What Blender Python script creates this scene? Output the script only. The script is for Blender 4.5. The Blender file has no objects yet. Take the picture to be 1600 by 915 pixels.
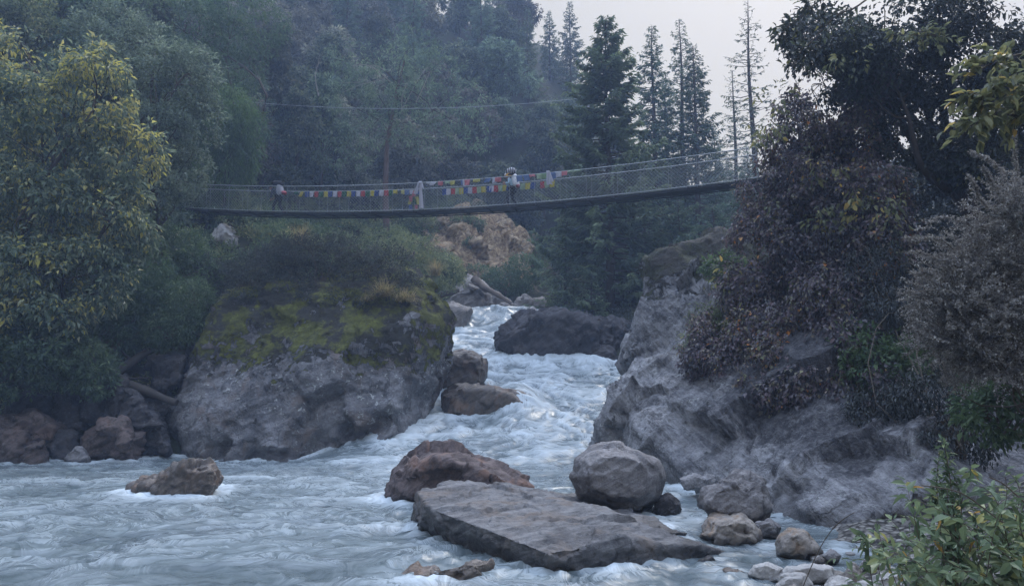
import bpy, bmesh, math, random
import numpy as np
from mathutils import Vector, Matrix

RNG = np.random.default_rng(7)
random.seed(7)
SC = bpy.context.scene
COL = SC.collection
R = math.radians

# ------------------------------------------------------------------ camera model
CZ, PITCH, F = 2.6, R(6.98), 1164.0
CP, SP = math.cos(PITCH), math.sin(PITCH)

def ray(px, py):
    u, v = (px - 800.0) / F, (457.5 - py) / F
    return np.array([u, CP - v * SP, SP + v * CP])

def at(px, py, Y):
    d = ray(px, py)
    return d * (Y / d[1]) + np.array([0, 0, CZ])

def atz(px, py, z):
    d = ray(px, py)
    return d * ((z - CZ) / d[2]) + np.array([0, 0, CZ])

# ------------------------------------------------------------------ noise
_perm = np.random.default_rng(3).permutation(256)
_perm = np.concatenate([_perm, _perm, _perm])
_g = np.random.default_rng(4).normal(size=(256, 3))
_g /= np.linalg.norm(_g, axis=1)[:, None]

def pnoise(p):
    p = np.asarray(p, float)
    i = np.floor(p).astype(np.int64)
    f = p - i
    i &= 255
    w = f * f * f * (f * (f * 6 - 15) + 10)
    out = 0
    for dx in (0, 1):
        wx = w[:, 0] if dx else 1 - w[:, 0]
        a = _perm[(i[:, 0] + dx) & 255]
        for dy in (0, 1):
            wy = w[:, 1] if dy else 1 - w[:, 1]
            b = _perm[a + ((i[:, 1] + dy) & 255)]
            for dz in (0, 1):
                wz = w[:, 2] if dz else 1 - w[:, 2]
                g = _g[_perm[b + ((i[:, 2] + dz) & 255)]]
                d = (f[:, 0] - dx) * g[:, 0] + (f[:, 1] - dy) * g[:, 1] + (f[:, 2] - dz) * g[:, 2]
                out = out + wx * wy * wz * d
    return out * 1.5

def fbm(p, octv=4, gain=.5, ridged=False):
    a, s, out = 1.0, 1.0, 0
    for k in range(octv):
        n = pnoise(p * s + 17.3 * k)
        if ridged:
            n = 1 - 2 * np.abs(n)
        out = out + a * n
        a *= gain
        s *= 2.03
    return out

def blocks(p, stretch=(1., 1., 1.), seed=0):
    """piecewise flat facets: every point takes the height of a tilted plane of the cell it lies in"""
    p = p * np.array(stretch); i = np.floor(p).astype(np.int64); best = np.full(len(p), 1e9); out = np.zeros(len(p))
    tab = np.random.default_rng(60 + seed).random((256, 7))
    for dx in (-1, 0, 1):
        for dy in (-1, 0, 1):
            for dz in (-1, 0, 1):
                c = i + np.array([dx, dy, dz]); h = _perm[_perm[_perm[c[:, 0] & 255] + (c[:, 1] & 255)] + (c[:, 2] & 255)]
                t = tab[h]; q = p - (c + t[:, :3]); d = (q * q).sum(1); k = d < best
                best = np.where(k, d, best); out = np.where(k, (t[:, 3] - .5) + ((t[:, 4:] - .5) * q).sum(1) * 1.3, out)
    return out

def sstep(a, b, x):
    t = np.clip((x - a) / (b - a), 0, 1)
    return t * t * (3 - 2 * t)

# ------------------------------------------------------------------ mesh helpers
def tag(o, label=None, cat=None, group=None, kind=None):
    if label: o['label'] = label
    if cat: o['category'] = cat
    if group: o['group'] = group
    if kind: o['kind'] = kind
    return o

def empty(name, loc, label, cat, group=None):
    o = bpy.data.objects.new(name, None)
    o.empty_display_size = .2
    COL.objects.link(o)
    o.location = Vector(loc)
    return tag(o, label, cat, group)

class MB:
    """collects quads and triangles with a tint per face"""
    def __init__(s):
        s.v, s.q, s.t, s.qt, s.tt, s.n = [], [], [], [], [], 0
    def add(s, v, q=None, t=None, tint=.5):
        v = np.asarray(v, float).reshape(-1, 3)
        if q is not None and len(q):
            q = np.asarray(q, np.int64).reshape(-1, 4)
            s.q.append(q + s.n)
            s.qt.append(np.broadcast_to(np.asarray(tint, float), (len(q),)) if np.ndim(tint) == 0 else np.asarray(tint, float))
        if t is not None and len(t):
            t = np.asarray(t, np.int64).reshape(-1, 3)
            s.t.append(t + s.n)
            s.tt.append(np.full(len(t), float(tint) if np.ndim(tint) == 0 else .5))
        s.v.append(v)
        s.n += len(v)
        return s
    def mesh(s, name, mat, smooth=False):
        me = bpy.data.meshes.new(name)
        v = np.concatenate(s.v) if s.v else np.zeros((0, 3))
        q = np.concatenate(s.q) if s.q else np.zeros((0, 4), np.int64)
        t = np.concatenate(s.t) if s.t else np.zeros((0, 3), np.int64)
        me.vertices.add(len(v)); me.vertices.foreach_set('co', v.astype(np.float32).ravel())
        nl = len(q) * 4 + len(t) * 3
        me.loops.add(nl)
        me.loops.foreach_set('vertex_index', np.concatenate([q.ravel(), t.ravel()]).astype(np.int32))
        me.polygons.add(len(q) + len(t))
        ls = np.concatenate([np.arange(len(q)) * 4, len(q) * 4 + np.arange(len(t)) * 3]).astype(np.int32)
        me.polygons.foreach_set('loop_start', ls)
        tint = np.concatenate([np.concatenate(s.qt) if s.qt else np.zeros(0), np.concatenate(s.tt) if s.tt else np.zeros(0)])
        at_ = me.attributes.new('tint', 'FLOAT', 'FACE')
        at_.data.foreach_set('value', tint.astype(np.float32))
        me.polygons.foreach_set('use_smooth', np.full(len(q) + len(t), smooth))
        if mat is not None:
            me.materials.append(mat)
        me.update(calc_edges=True)
        return me
    def obj(s, name, mat, parent=None, origin=None, smooth=False):
        """origin: world point the mesh hangs from; a child is stored relative to its parent's location"""
        o = bpy.data.objects.new(name, None)
        base = np.array(parent.location if parent is not None and origin is None else (origin if origin is not None else (0, 0, 0)), float)
        if parent is not None and parent.parent is not None and origin is None:
            base = np.array(parent.matrix_basis.translation) + np.array(parent.parent.location)
        s.v = [x - base for x in s.v]
        bpy.data.objects.remove(o)
        o = bpy.data.objects.new(name, s.mesh(name, mat, smooth))
        COL.objects.link(o)
        if parent is not None:
            o.parent = parent
        else:
            o.location = base
        return o

def norm(a):
    return a / np.maximum(np.linalg.norm(a, axis=-1, keepdims=True), 1e-9)

def tube(mb, pts, rad, sides=6, tint=.5, cap=True):
    pts = np.asarray(pts, float); n = len(pts)
    rad = np.broadcast_to(np.asarray(rad, float), (n,))
    d = norm(np.gradient(pts, axis=0))
    up = np.array([0, 0, 1.0]) if abs(d[:, 2]).mean() < .8 else np.array([1.0, 0, 0])
    s = norm(np.cross(d, up)); w = np.cross(s, d)
    a = np.arange(sides) * 2 * math.pi / sides
    ring = pts[:, None] + rad[:, None, None] * (np.cos(a)[None, :, None] * s[:, None] + np.sin(a)[None, :, None] * w[:, None])
    v = ring.reshape(-1, 3)
    i = np.arange(n - 1)[:, None] * sides; k = np.arange(sides)[None]; k2 = (k + 1) % sides
    q = np.stack([i + k, i + k2, i + sides + k2, i + sides + k], -1).reshape(-1, 4)
    mb.add(v, q, tint=tint)
    if cap:
        for j, fl in ((0, -1), (n - 1, 1)):
            c = np.vstack([ring[j], pts[j]])
            kk = np.arange(sides)
            t = np.stack([kk, (kk + 1) % sides, np.full(sides, sides)], -1)
            mb.add(c, t=t if fl > 0 else t[:, ::-1], tint=tint)

def box(mb, c, ax, ay, az, tint=.5):
    """box about c with half axes"""
    c, ax, ay, az = (np.asarray(x, float) for x in (c, ax, ay, az))
    s = [(-1, -1, -1), (1, -1, -1), (1, 1, -1), (-1, 1, -1), (-1, -1, 1), (1, -1, 1), (1, 1, 1), (-1, 1, 1)]
    v = [c + a * ax + b * ay + g * az for a, b, g in s]
    mb.add(v, [(0, 3, 2, 1), (4, 5, 6, 7), (0, 1, 5, 4), (1, 2, 6, 5), (2, 3, 7, 6), (3, 0, 4, 7)], tint=tint)

def leaves(mb, p, d, up, L, W, tint, fold=.25, rich=False, curl=.0):
    n = len(p)
    if n == 0: return
    L = np.broadcast_to(L, (n,))[:, None]; W = np.broadcast_to(W, (n,))[:, None]
    d = norm(d); s = norm(np.cross(d, up)); u = np.cross(s, d)
    if not rich:
        v = np.stack([p, p + d * L * .45 + s * W * .5 + u * W * fold, p + d * L - u * L * curl,
                      p + d * L * .45 - s * W * .5 + u * W * fold], 1)
        q = np.arange(n * 4).reshape(n, 4)
        mb.add(v.reshape(-1, 3), q, tint=tint)
    else:
        v = np.stack([p, p + d * L * .28 + s * W * .46 + u * W * fold, p + d * L * .66 + s * W * .38 + u * (W * fold - L * curl * .5),
                      p + d * L - u * L * curl, p + d * L * .66 - s * W * .38 + u * (W * fold - L * curl * .5),
                      p + d * L * .28 - s * W * .46 + u * W * fold, p + d * L * .5 - u * L * curl * .3], 1)
        b = np.arange(n)[:, None] * 7
        t = np.concatenate([b + np.array([[0, 1, 6]]), b + np.array([[1, 2, 6]]), b + np.array([[2, 3, 6]]),
                            b + np.array([[3, 4, 6]]), b + np.array([[4, 5, 6]]), b + np.array([[5, 0, 6]])], 0)
        mb.v.append(v.reshape(-1, 3)); mb.t.append(t + mb.n); mb.tt.append(np.tile(tint, 6)); mb.n += n * 7

def rdir(n, rng=RNG):
    return norm(rng.normal(size=(n, 3)))

# ------------------------------------------------------------------ materials
class NT:
    def __init__(s, name):
        s.m = bpy.data.materials.new(name); s.m.use_nodes = True
        s.t = s.m.node_tree; s.t.nodes.clear()
        s.out = s.n('ShaderNodeOutputMaterial')
    def n(s, typ, **kw):
        x = s.t.nodes.new(typ)
        for k, v in kw.items():
            setattr(x, k, v)
        return x
    def l(s, a, b):
        s.t.links.new(a, b)
    def put(s, sock, v):
        if hasattr(v, 'is_linked') or isinstance(v, bpy.types.NodeSocket): s.l(v, sock)
        else: sock.default_value = v
    def math(s, op, a, b=0.0, c=None, clamp=False):
        x = s.n('ShaderNodeMath', operation=op, use_clamp=clamp)
        s.put(x.inputs[0], a); s.put(x.inputs[1], b)
        if c is not None: s.put(x.inputs[2], c)
        return x.outputs[0]
    def mix(s, f, a, b):
        x = s.n('ShaderNodeMix', data_type='RGBA')
        s.put(x.inputs[0], f); s.put(x.inputs[6], a if not isinstance(a, tuple) else (*a[:3], 1)); s.put(x.inputs[7], b if not isinstance(b, tuple) else (*b[:3], 1))
        return x.outputs[2]
    def noise(s, vec, scale, detail=4, rough=.55, dist=0., typ='FBM'):
        x = s.n('ShaderNodeTexNoise', noise_type=typ, normalize=(typ == 'FBM'))
        if vec is not None: s.l(vec, x.inputs['Vector'])
        x.inputs['Scale'].default_value = scale; x.inputs['Detail'].default_value = detail
        x.inputs['Roughness'].default_value = rough; x.inputs['Distortion'].default_value = dist
        return x.outputs['Fac']
    def ramp(s, f, stops):
        x = s.n('ShaderNodeValToRGB'); e = x.color_ramp.elements
        while len(e) > 1: e.remove(e[-1])
        e[0].position = stops[0][0]; e[0].color = (*stops[0][1], 1) if not np.isscalar(stops[0][1]) else (stops[0][1],) * 3 + (1,)
        for p, c in stops[1:]:
            k = e.new(p); k.color = (*c, 1) if not np.isscalar(c) else (c, c, c, 1)
        s.put(x.inputs[0], f)
        return x.outputs[0]
    def mapr(s, f, a, b, c=0., d=1.):
        x = s.n('ShaderNodeMapRange', interpolation_type='SMOOTHSTEP')
        s.put(x.inputs[0], f); x.inputs[1].default_value = a; x.inputs[2].default_value = b; x.inputs[3].default_value = c; x.inputs[4].default_value = d
        return x.outputs[0]
    def bump(s, h, strength, dist, nrm=None):
        x = s.n('ShaderNodeBump'); x.inputs['Strength'].default_value = strength; x.inputs['Distance'].default_value = dist
        s.l(h, x.inputs['Height'])
        if nrm is not None: s.l(nrm, x.inputs['Normal'])
        return x.outputs[0]
    def mapping(s, vec, scale=(1, 1, 1), rot=(0, 0, 0)):
        x = s.n('ShaderNodeMapping'); x.inputs['Scale'].default_value = scale; x.inputs['Rotation'].default_value = rot
        s.l(vec, x.inputs['Vector']); return x.outputs[0]
    def bsdf(s, col, rough=.8, nrm=None, spec=.3, **kw):
        b = s.n('ShaderNodeBsdfPrincipled')
        s.put(b.inputs['Base Color'], col if not isinstance(col, tuple) else (*col[:3], 1)); s.put(b.inputs['Roughness'], rough)
        s.put(b.inputs['Specular IOR Level'], spec)
        if nrm is not None: s.l(nrm, b.inputs['Normal'])
        for k, v in kw.items(): s.put(b.inputs[k], v)
        s.l(b.outputs[0], s.out.inputs['Surface'])
        return b

def plain(name, col, rough=.7, var=.15, scale=8., metal=0., spec=.3):
    k = NT(name)
    oc = k.n('ShaderNodeTexCoord').outputs['Object']
    f = k.noise(oc, scale, 4)
    c = k.mix(f, tuple(x * (1 - var) for x in col), tuple(min(1, x * (1 + var)) for x in col))
    k.bsdf(c, rough, k.bump(k.noise(oc, scale * 4, 3), .2, .01), spec, Metallic=metal)
    return k.m

def rock_mat(name, c1, c2, scale=1., strata=0., wet=0., lichen=0., moss=None, moss_amt=0., cracks=.5, rough=.85, rot=(.4, .5, 0), bump=1., warm=None):
    """warm: colour of rusty patches; wet: height above world z=0 below which the stone is wet; moss: colour"""
    k = NT(name)
    geo = k.n('ShaderNodeNewGeometry'); pos = geo.outputs['Position']
    big = k.noise(pos, .55 * scale, 6, .6, .4)
    med = k.noise(pos, 2.6 * scale, 6, .65, .3)
    fine = k.noise(pos, 14 * scale, 5, .7)
    st = k.noise(k.mapping(k.mapping(pos, (1, 1, 1), rot), (.7 * scale, .7 * scale, 7 * scale)), 1.0, 5, .6, .7)
    f = k.math('MULTIPLY_ADD', big, .5, k.math('MULTIPLY', med, .5))
    f = k.math('MULTIPLY_ADD', k.math('SUBTRACT', st, .5), strata, f)
    f = k.math('MULTIPLY_ADD', k.math('SUBTRACT', fine, .5), .35, f)
    col = k.mix(k.mapr(f, .3, .72), c1, c2)
    if warm:
        col = k.mix(k.math('MULTIPLY', k.mapr(k.noise(pos, .9 * scale, 5, .6, .8), .5, .68), .75), col, warm)
    vo = k.n('ShaderNodeTexVoronoi', feature='DISTANCE_TO_EDGE'); vo.inputs['Scale'].default_value = .8 * scale
    nz = k.n('ShaderNodeTexNoise'); nz.inputs['Scale'].default_value = 1.3 * scale; nz.inputs['Detail'].default_value = 5; k.l(pos, nz.inputs['Vector'])
    va = k.n('ShaderNodeVectorMath', operation='MULTIPLY_ADD'); k.l(nz.outputs['Color'], va.inputs[0]); va.inputs[1].default_value = (1.6, 1.6, 1.6); k.l(pos, va.inputs[2])
    k.l(k.mapping(k.mapping(va.outputs[0], (1, 1, 1), rot), (1, 1, 2.2)), vo.inputs['Vector'])
    cr = k.mapr(vo.outputs[0], .0, .035)
    crm = k.math('MULTIPLY', k.math('SUBTRACT', 1.0, cr), k.mapr(big, .5, .62))
    col = k.mix(k.math('MULTIPLY', crm, cracks), col, tuple(x * .3 for x in c1))
    if lichen:
        ln = k.noise(pos, 6 * scale, 6, .75, .2)
        lm = k.math('MULTIPLY', k.mapr(ln, .57, .63), k.mapr(k.noise(pos, .7 * scale, 3), .42, .6))
        col = k.mix(k.math('MULTIPLY', lm, lichen), col, (.42, .43, .42))
        ld = k.math('MULTIPLY', k.mapr(k.noise(k.mapping(pos, (1, 1, .45)), 4.3 * scale, 6, .75, .2), .55, .62), k.mapr(k.noise(pos, .5 * scale, 3), .4, .6))
        col = k.mix(k.math('MULTIPLY', ld, lichen), col, (.035, .035, .04))
    rg = rough
    h = k.math('MULTIPLY_ADD', med, .5, k.math('MULTIPLY', fine, .42))
    h = k.math('MULTIPLY_ADD', st, .6 * strata + .1, h)
    h = k.math('MULTIPLY_ADD', cr, .25 * cracks, h)
    if moss:
        sx = k.n('ShaderNodeSeparateXYZ'); k.l(geo.outputs['Normal'], sx.inputs[0])
        sp = k.n('ShaderNodeSeparateXYZ'); k.l(pos, sp.inputs[0])
        mn = k.math('MULTIPLY_ADD', k.noise(pos, 2.4, 7, .75, .6), .6, k.math('MULTIPLY', k.noise(pos, .7, 3), .4))
        mv = k.math('ADD', k.math('MULTIPLY', sx.outputs[2], .55), k.math('MULTIPLY', k.math('SUBTRACT', mn, .5), 4.2))
        mv = k.math('ADD', mv, k.mapr(sp.outputs[2], moss[1], moss[2], -.8, .42))
        mm = k.math('MULTIPLY', k.mapr(mv, .30, .40), moss_amt)
        mc = k.ramp(k.noise(pos, 3., 5, .7), [(.3, tuple(x * .45 for x in moss[0])), (.52, tuple(x * .8 for x in moss[0])), (.68, tuple(x * 1.5 for x in moss[0]))])
        if moss[3]:
            mc = k.mix(k.mapr(k.noise(pos, .8, 5, .7), .46, .56), mc, moss[3])
        col = k.mix(mm, col, mc)
        h = k.math('ADD', h, k.math('MULTIPLY', mm, k.math('MULTIPLY_ADD', k.noise(pos, 24., 4, .8), .8, .3)))
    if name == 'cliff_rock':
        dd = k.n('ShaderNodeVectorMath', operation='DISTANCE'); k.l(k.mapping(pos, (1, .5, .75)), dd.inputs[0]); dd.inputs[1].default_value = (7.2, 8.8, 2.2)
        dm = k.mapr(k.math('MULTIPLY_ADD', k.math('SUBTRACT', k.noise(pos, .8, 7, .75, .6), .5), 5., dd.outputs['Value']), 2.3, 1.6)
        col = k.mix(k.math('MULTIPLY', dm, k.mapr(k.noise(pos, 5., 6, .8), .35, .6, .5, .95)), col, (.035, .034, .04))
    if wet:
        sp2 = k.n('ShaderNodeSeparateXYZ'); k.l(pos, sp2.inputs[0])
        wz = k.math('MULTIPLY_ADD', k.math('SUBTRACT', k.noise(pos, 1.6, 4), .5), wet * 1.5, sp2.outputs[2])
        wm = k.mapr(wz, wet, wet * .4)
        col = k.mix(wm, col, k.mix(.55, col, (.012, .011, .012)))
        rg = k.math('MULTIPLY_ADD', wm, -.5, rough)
    k.bsdf(col, rg, k.bump(h, .75 * bump, .12 / scale), .35)
    return k.m

def leaf_mat(name, stops, rough=.55, trans=.35, objvar=.0, spec=.35):
    k = NT(name); stops = [(p, tuple(min(.6, x * LEAF_GAIN) for x in c)) for p, c in stops]; trans = min(.55, trans + .12)
    a = k.n('ShaderNodeAttribute', attribute_name='tint')
    f = a.outputs['Fac']
    col = k.ramp(f, stops)
    if objvar:
        oi = k.n('ShaderNodeObjectInfo')
        hs = k.n('ShaderNodeHueSaturation')
        k.put(hs.inputs['Hue'], k.math('MULTIPLY_ADD', oi.outputs['Random'], objvar * .12, .5 - objvar * .06))
        k.put(hs.inputs['Value'], k.math('MULTIPLY_ADD', oi.outputs['Random'], objvar, 1 - objvar * .5))
        k.l(col, hs.inputs['Color']); col = hs.outputs[0]
    b = k.n('ShaderNodeBsdfPrincipled'); k.l(col, b.inputs['Base Color']); b.inputs['Roughness'].default_value = rough
    b.inputs['Specular IOR Level'].default_value = spec
    t = k.n('ShaderNodeBsdfTranslucent'); k.l(col, t.inputs['Color'])
    m = k.n('ShaderNodeMixShader'); m.inputs[0].default_value = trans
    k.l(b.outputs[0], m.inputs[1]); k.l(t.outputs[0], m.inputs[2]); k.l(m.outputs[0], k.out.inputs['Surface'])
    return k.m

M = {}
LEAF_GAIN = 1.75
M['bark'] = plain('bark', (.075, .06, .05), .9, .4, 3.)
M['bark_red'] = plain('bark_red', (.13, .085, .07), .9, .4, 3.)
M['bark_pale'] = plain('bark_pale', (.30, .27, .24), .9, .3, 3.)
M['dead_wood'] = plain('dead_wood', (.16, .13, .11), .9, .45, 2.)
M['dark_wood'] = plain('dark_wood', (.06, .052, .048), .9, .45, 2.)
M['stem'] = plain('stem', (.10, .08, .06), .8, .3, 6.)

g1, g2, g3 = (.030, .048, .022), (.055, .080, .034), (.085, .11, .05)
M['leaf_yellowing'] = leaf_mat('leaf_yellowing', [(0, (.030, .048, .034)), (.38, (.065, .092, .062)), (.70, (.14, .165, .11)), (.77, (.25, .235, .11)), (.86, (.40, .30, .10)), (1, (.48, .32, .08))], .38)
M['leaf_mid'] = leaf_mat('leaf_mid', [(0, (.026, .042, .026)), (.5, (.052, .08, .042)), (1, (.11, .145, .07))], .45)
M['leaf_green'] = leaf_mat('leaf_green', [(0, (.025, .042, .024)), (.5, (.05, .08, .038)), (1, (.10, .14, .06))], .45)
M['leaf_dark'] = leaf_mat('leaf_dark', [(0, (0.025, 0.046, 0.025)), (.5, (0.050, 0.081, 0.042)), (1, (0.101, 0.139, 0.070))], .5)
M['leaf_grey'] = leaf_mat('leaf_grey', [(0, (.045, .062, .048)), (.5, (.10, .13, .09)), (1, (.22, .25, .18))], .45)
M['leaf_bright'] = leaf_mat('leaf_bright', [(0, (.03, .048, .03)), (.4, (.062, .092, .052)), (.7, (.11, .145, .08)), (.85, (.18, .20, .09)), (.95, (.26, .22, .06)), (1, (.28, .17, .045))], .42, .3)
M['leaf_olive'] = leaf_mat('leaf_olive', [(0, (.04, .05, .03)), (.5, (.09, .10, .055)), (.85, (.19, .18, .075)), (1, (.32, .22, .06))], .4, .4)
M['leaf_purple'] = leaf_mat('leaf_purple', [(0, (.022, .020, .024)), (.35, (.055, .045, .052)), (.55, (.10, .068, .075)), (.66, (.085, .085, .055)), (.78, (.12, .085, .06)), (.88, (.15, .16, .085)), (.95, (.26, .17, .05)), (1, (.30, .12, .03))], .34, .3, 0, .6)
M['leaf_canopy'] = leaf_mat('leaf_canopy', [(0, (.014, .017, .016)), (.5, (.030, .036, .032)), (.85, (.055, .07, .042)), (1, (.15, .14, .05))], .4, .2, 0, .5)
M['leaf_dry'] = leaf_mat('leaf_dry', [(0, (.07, .066, .06)), (.5, (.16, .15, .14)), (1, (.36, .34, .31))], .6, .25)
M['leaf_scrub'] = leaf_mat('leaf_scrub', [(0, (.035, .048, .03)), (.4, (.075, .098, .05)), (.75, (.14, .16, .075)), (1, (.25, .23, .12))], .6, .3)
M['leaf_twiggy'] = leaf_mat('leaf_twiggy', [(0, (.018, .021, .02)), (.5, (.036, .042, .036)), (1, (.08, .085, .065))], .6, .2)
M['grass'] = leaf_mat('grass', [(0, (.09, .085, .035)), (.5, (.17, .14, .07)), (1, (.28, .22, .12))], .6, .35)
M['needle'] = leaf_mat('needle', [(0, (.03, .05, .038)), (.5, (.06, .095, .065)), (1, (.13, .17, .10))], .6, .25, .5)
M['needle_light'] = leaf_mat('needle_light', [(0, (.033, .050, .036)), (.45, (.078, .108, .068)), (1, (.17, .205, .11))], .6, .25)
M['forest'] = leaf_mat('forest', [(0, (.024, .038, .027)), (.45, (.062, .084, .055)), (1, (.155, .175, .105))], .6, .3, 1.0)
M['forest_brown'] = leaf_mat('forest_brown', [(0, (.04, .042, .036)), (.45, (.10, .10, .078)), (1, (.21, .195, .15))], .6, .3, .8)
M['bamboo'] = leaf_mat('bamboo', [(0, (.03, .055, .026)), (.5, (.06, .10, .042)), (1, (.11, .16, .06))], .5, .4)

# ------------------------------------------------------------------ terrain
CTRL = [  # x, Y, z  (river bed, banks, hillsides)
    (-25, 0, -1.2), (-15, 8, -1.2), (-8, 8, -1.1), (-3, 10, -.9), (1.5, 11, -.7), (0, 15, -1), (-8, 15, -1.2), (-16, 15, -1.2), (-26, 15, -1.2),
    (-8, 22, -1.2), (0, 20, -1), (3.5, 17, -.6), (4.6, 14.5, -.35), (-16, 22, -1.2), (-24, 22, -1), (-12, 25, -.8), (-2, 25, -.8), (2.5, 22, -.6),
    (3.6, 12.5, -.35), (4.1, 10.9, -.12), (4.8, 10.2, .15), (3.2, 9.4, -.3), (4.2, 8.6, .25), (2.8, 7.4, -.1),
    (0.5, 27, -.1), (.5, 30, .9), (.5, 34, 1.7), (1, 38, 3), (.5, 42, 4.5), (-.5, 46, 6.4), (-.5, 52, 6.8), (2, 60, 8.0), (3, 70, 11),
    (0, 0, .9), (3, 4, .9), (-2, 4, .4), (-6, 4, -.6), (-6, -2, .5), (-14, -6, -.8), (5, 7, 1.0), (6.5, 9, .5), (6.3, 11.5, .12), (9, 11, .4), (-25, -14, .5), (-12, -14, 2.5),
    (6.0, 14.6, .1), (7.5, 13.4, .3), (9.5, 13.2, .6), (12, 12.5, 1.2),
    (-21, 26, -.3), (-17, 26.3, -.2), (-12.5, 26.8, -.2), (-17, 29, 2.2), (-13.5, 30, 2.6), (-21, 29, 2.5), (-27, 27, 2), (-33, 22, 4), (-40, 10, 6), (-40, -5, 6),
    (-19, 33, 5.5), (-26, 33, 8), (-15, 34, 5.5), (-9, 33, 4), (-4.5, 31, 1.2), (-5.2, 36, 3.6), (-5.2, 40, 5.2), (-5.4, 45, 7.3), (-4.6, 49, 7.8), (-3, 36, 2.2), (-3, 40, 3.8), (-3.2, 44, 5.4),
    (-12.4, 37, 8.6), (-8.5, 41, 9.5), (-6.2, 44, 9.0), (-17, 40, 11.0), (-20, 41, 12.6), (-25, 41, 16), (-31, 41, 20),
    (-12, 47, 11.5), (-16, 50, 13.2), (-15, 58, 15.5), (-8, 54, 12.5), (-2.4, 56.5, 10.6), (-2.7, 61.5, 16.6), (1.6, 58, 11.0), (1.2, 61, 15.5), (-8, 60, 15.6), (4.5, 58, 11),
    (-11, 66, 19.5), (-25, 52, 23), (-30, 60, 31), (-41, 60, 38), (-45, 45, 32), (-55, 30, 32), (-60, 10, 30), (-60, 70, 55), (-20, 75, 32), (-5, 72, 25), (3, 75, 27),
    (-30, 90, 50), (-10, 90, 47), (3, 92, 45), (7.0, 92, 34), (-50, 100, 72), (-20, 110, 60), (5, 112, 56), (-40, 140, 90), (5, 140, 62), (-100, 60, 80), (-100, 0, 60), (-100, 140, 110),
    (12, 78, 20), (10, 66, 13), (7, 52, 9), (6, 45, 7.2), (10, 45, 8), (8, 38, 6.2), (6.2, 37, 3.6), (5.3, 32, 1.7), (5.2, 29, .9), (3.6, 25, -.2), (3.8, 28.5, .5), (4.5, 35, 2.1), (14, 58, 11), (20, 60, 12), (16, 80, 18), (25, 100, 25), (40, 100, 26), (20, 140, 36), (60, 140, 42),
    (7.5, 24, 3.0), (9, 22.5, 3.6), (9.5, 27, 7), (8.5, 33, 7), (13, 36, 10), (13, 25, 8.0), (11, 19, 3.5), (12.5, 17.2, 2.4), (16, 16, 3.2), (15, 20, 6.5), (18, 22, 9.5), (14, 23, 8.0), (24, 20, 10), (24, 34, 11), (40, 30, 13), (40, 60, 17), (70, 60, 25), (100, 40, 40), (100, 120, 50),
    (15, 10, 1.8), (20, 12, 5), (12, 3, 2.5), (20, 3, 6), (40, 5, 12), (80, 0, 28), (8, -4, 2.2), (0, -12, 2.5), (10, -20, 5), (-20, -25, 3), (0, -40, 8), (30, -40, 12), (-40, -40, 6), (100, -50, 35), (-100, -50, 25), (60, -30, 22), (0, -50, 10),  # points behind the camera: unseen slope, heights set for its effect on sky light
]
_C = np.array(CTRL, float)
def _phi(r): return r
_S = np.array([1.0, 1.0])
_D = np.linalg.norm((_C[:, None, :2] - _C[None, :, :2]), axis=2)
_A = np.block([[_phi(_D) - 0.25 * np.eye(len(_C)), np.ones((len(_C), 1))], [np.ones((1, len(_C))), np.zeros((1, 1))]])
_W = np.linalg.solve(_A, np.concatenate([_C[:, 2], [0]]))

def ground0(x, y):
    x = np.asarray(x, float); y = np.asarray(y, float)
    sh = x.shape; x = x.ravel(); y = y.ravel(); out = np.full(len(x), _W[-1])
    for k in range(0, len(x), 20000):
        d = np.hypot(x[k:k + 20000, None] - _C[None, :, 0], y[k:k + 20000, None] - _C[None, :, 1])
        out[k:k + 20000] += d @ _W[:-1]
    return out.reshape(sh)

def ground(x, y):
    x = np.asarray(x, float); y = np.asarray(y, float)
    g = ground0(x, y)
    p = np.stack([x.ravel(), y.ravel(), np.zeros(x.size)], 1)
    a = (fbm(p * .35, 4, .5)).reshape(x.shape)
    b = (fbm(p * 1.7 + 5, 3, .5)).reshape(x.shape)
    far = sstep(25, 70, np.hypot(x, y))
    return g + a * (.25 + .9 * far) + b * (.08 + .15 * far)

def axis(lo, hi, a, b, fine, coarse):
    mid = np.arange(a, b, fine)
    left, right = [], []
    v, st = a, fine
    while v > lo: st = min(st * 1.12, coarse); v -= st; left.append(v)
    v, st = mid[-1], fine
    while v < hi: st = min(st * 1.12, coarse); v += st; right.append(v)
    return np.array(left[::-1] + list(mid) + right)

def grid_mesh(mb, X, Y, Z):
    ny, nx = X.shape
    v = np.stack([X, Y, Z], -1).reshape(-1, 3)
    i = np.arange(ny - 1)[:, None] * nx + np.arange(nx - 1)[None]
    q = np.stack([i, i + 1, i + nx + 1, i + nx], -1).reshape(-1, 4)
    mb.add(v, q)

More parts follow.
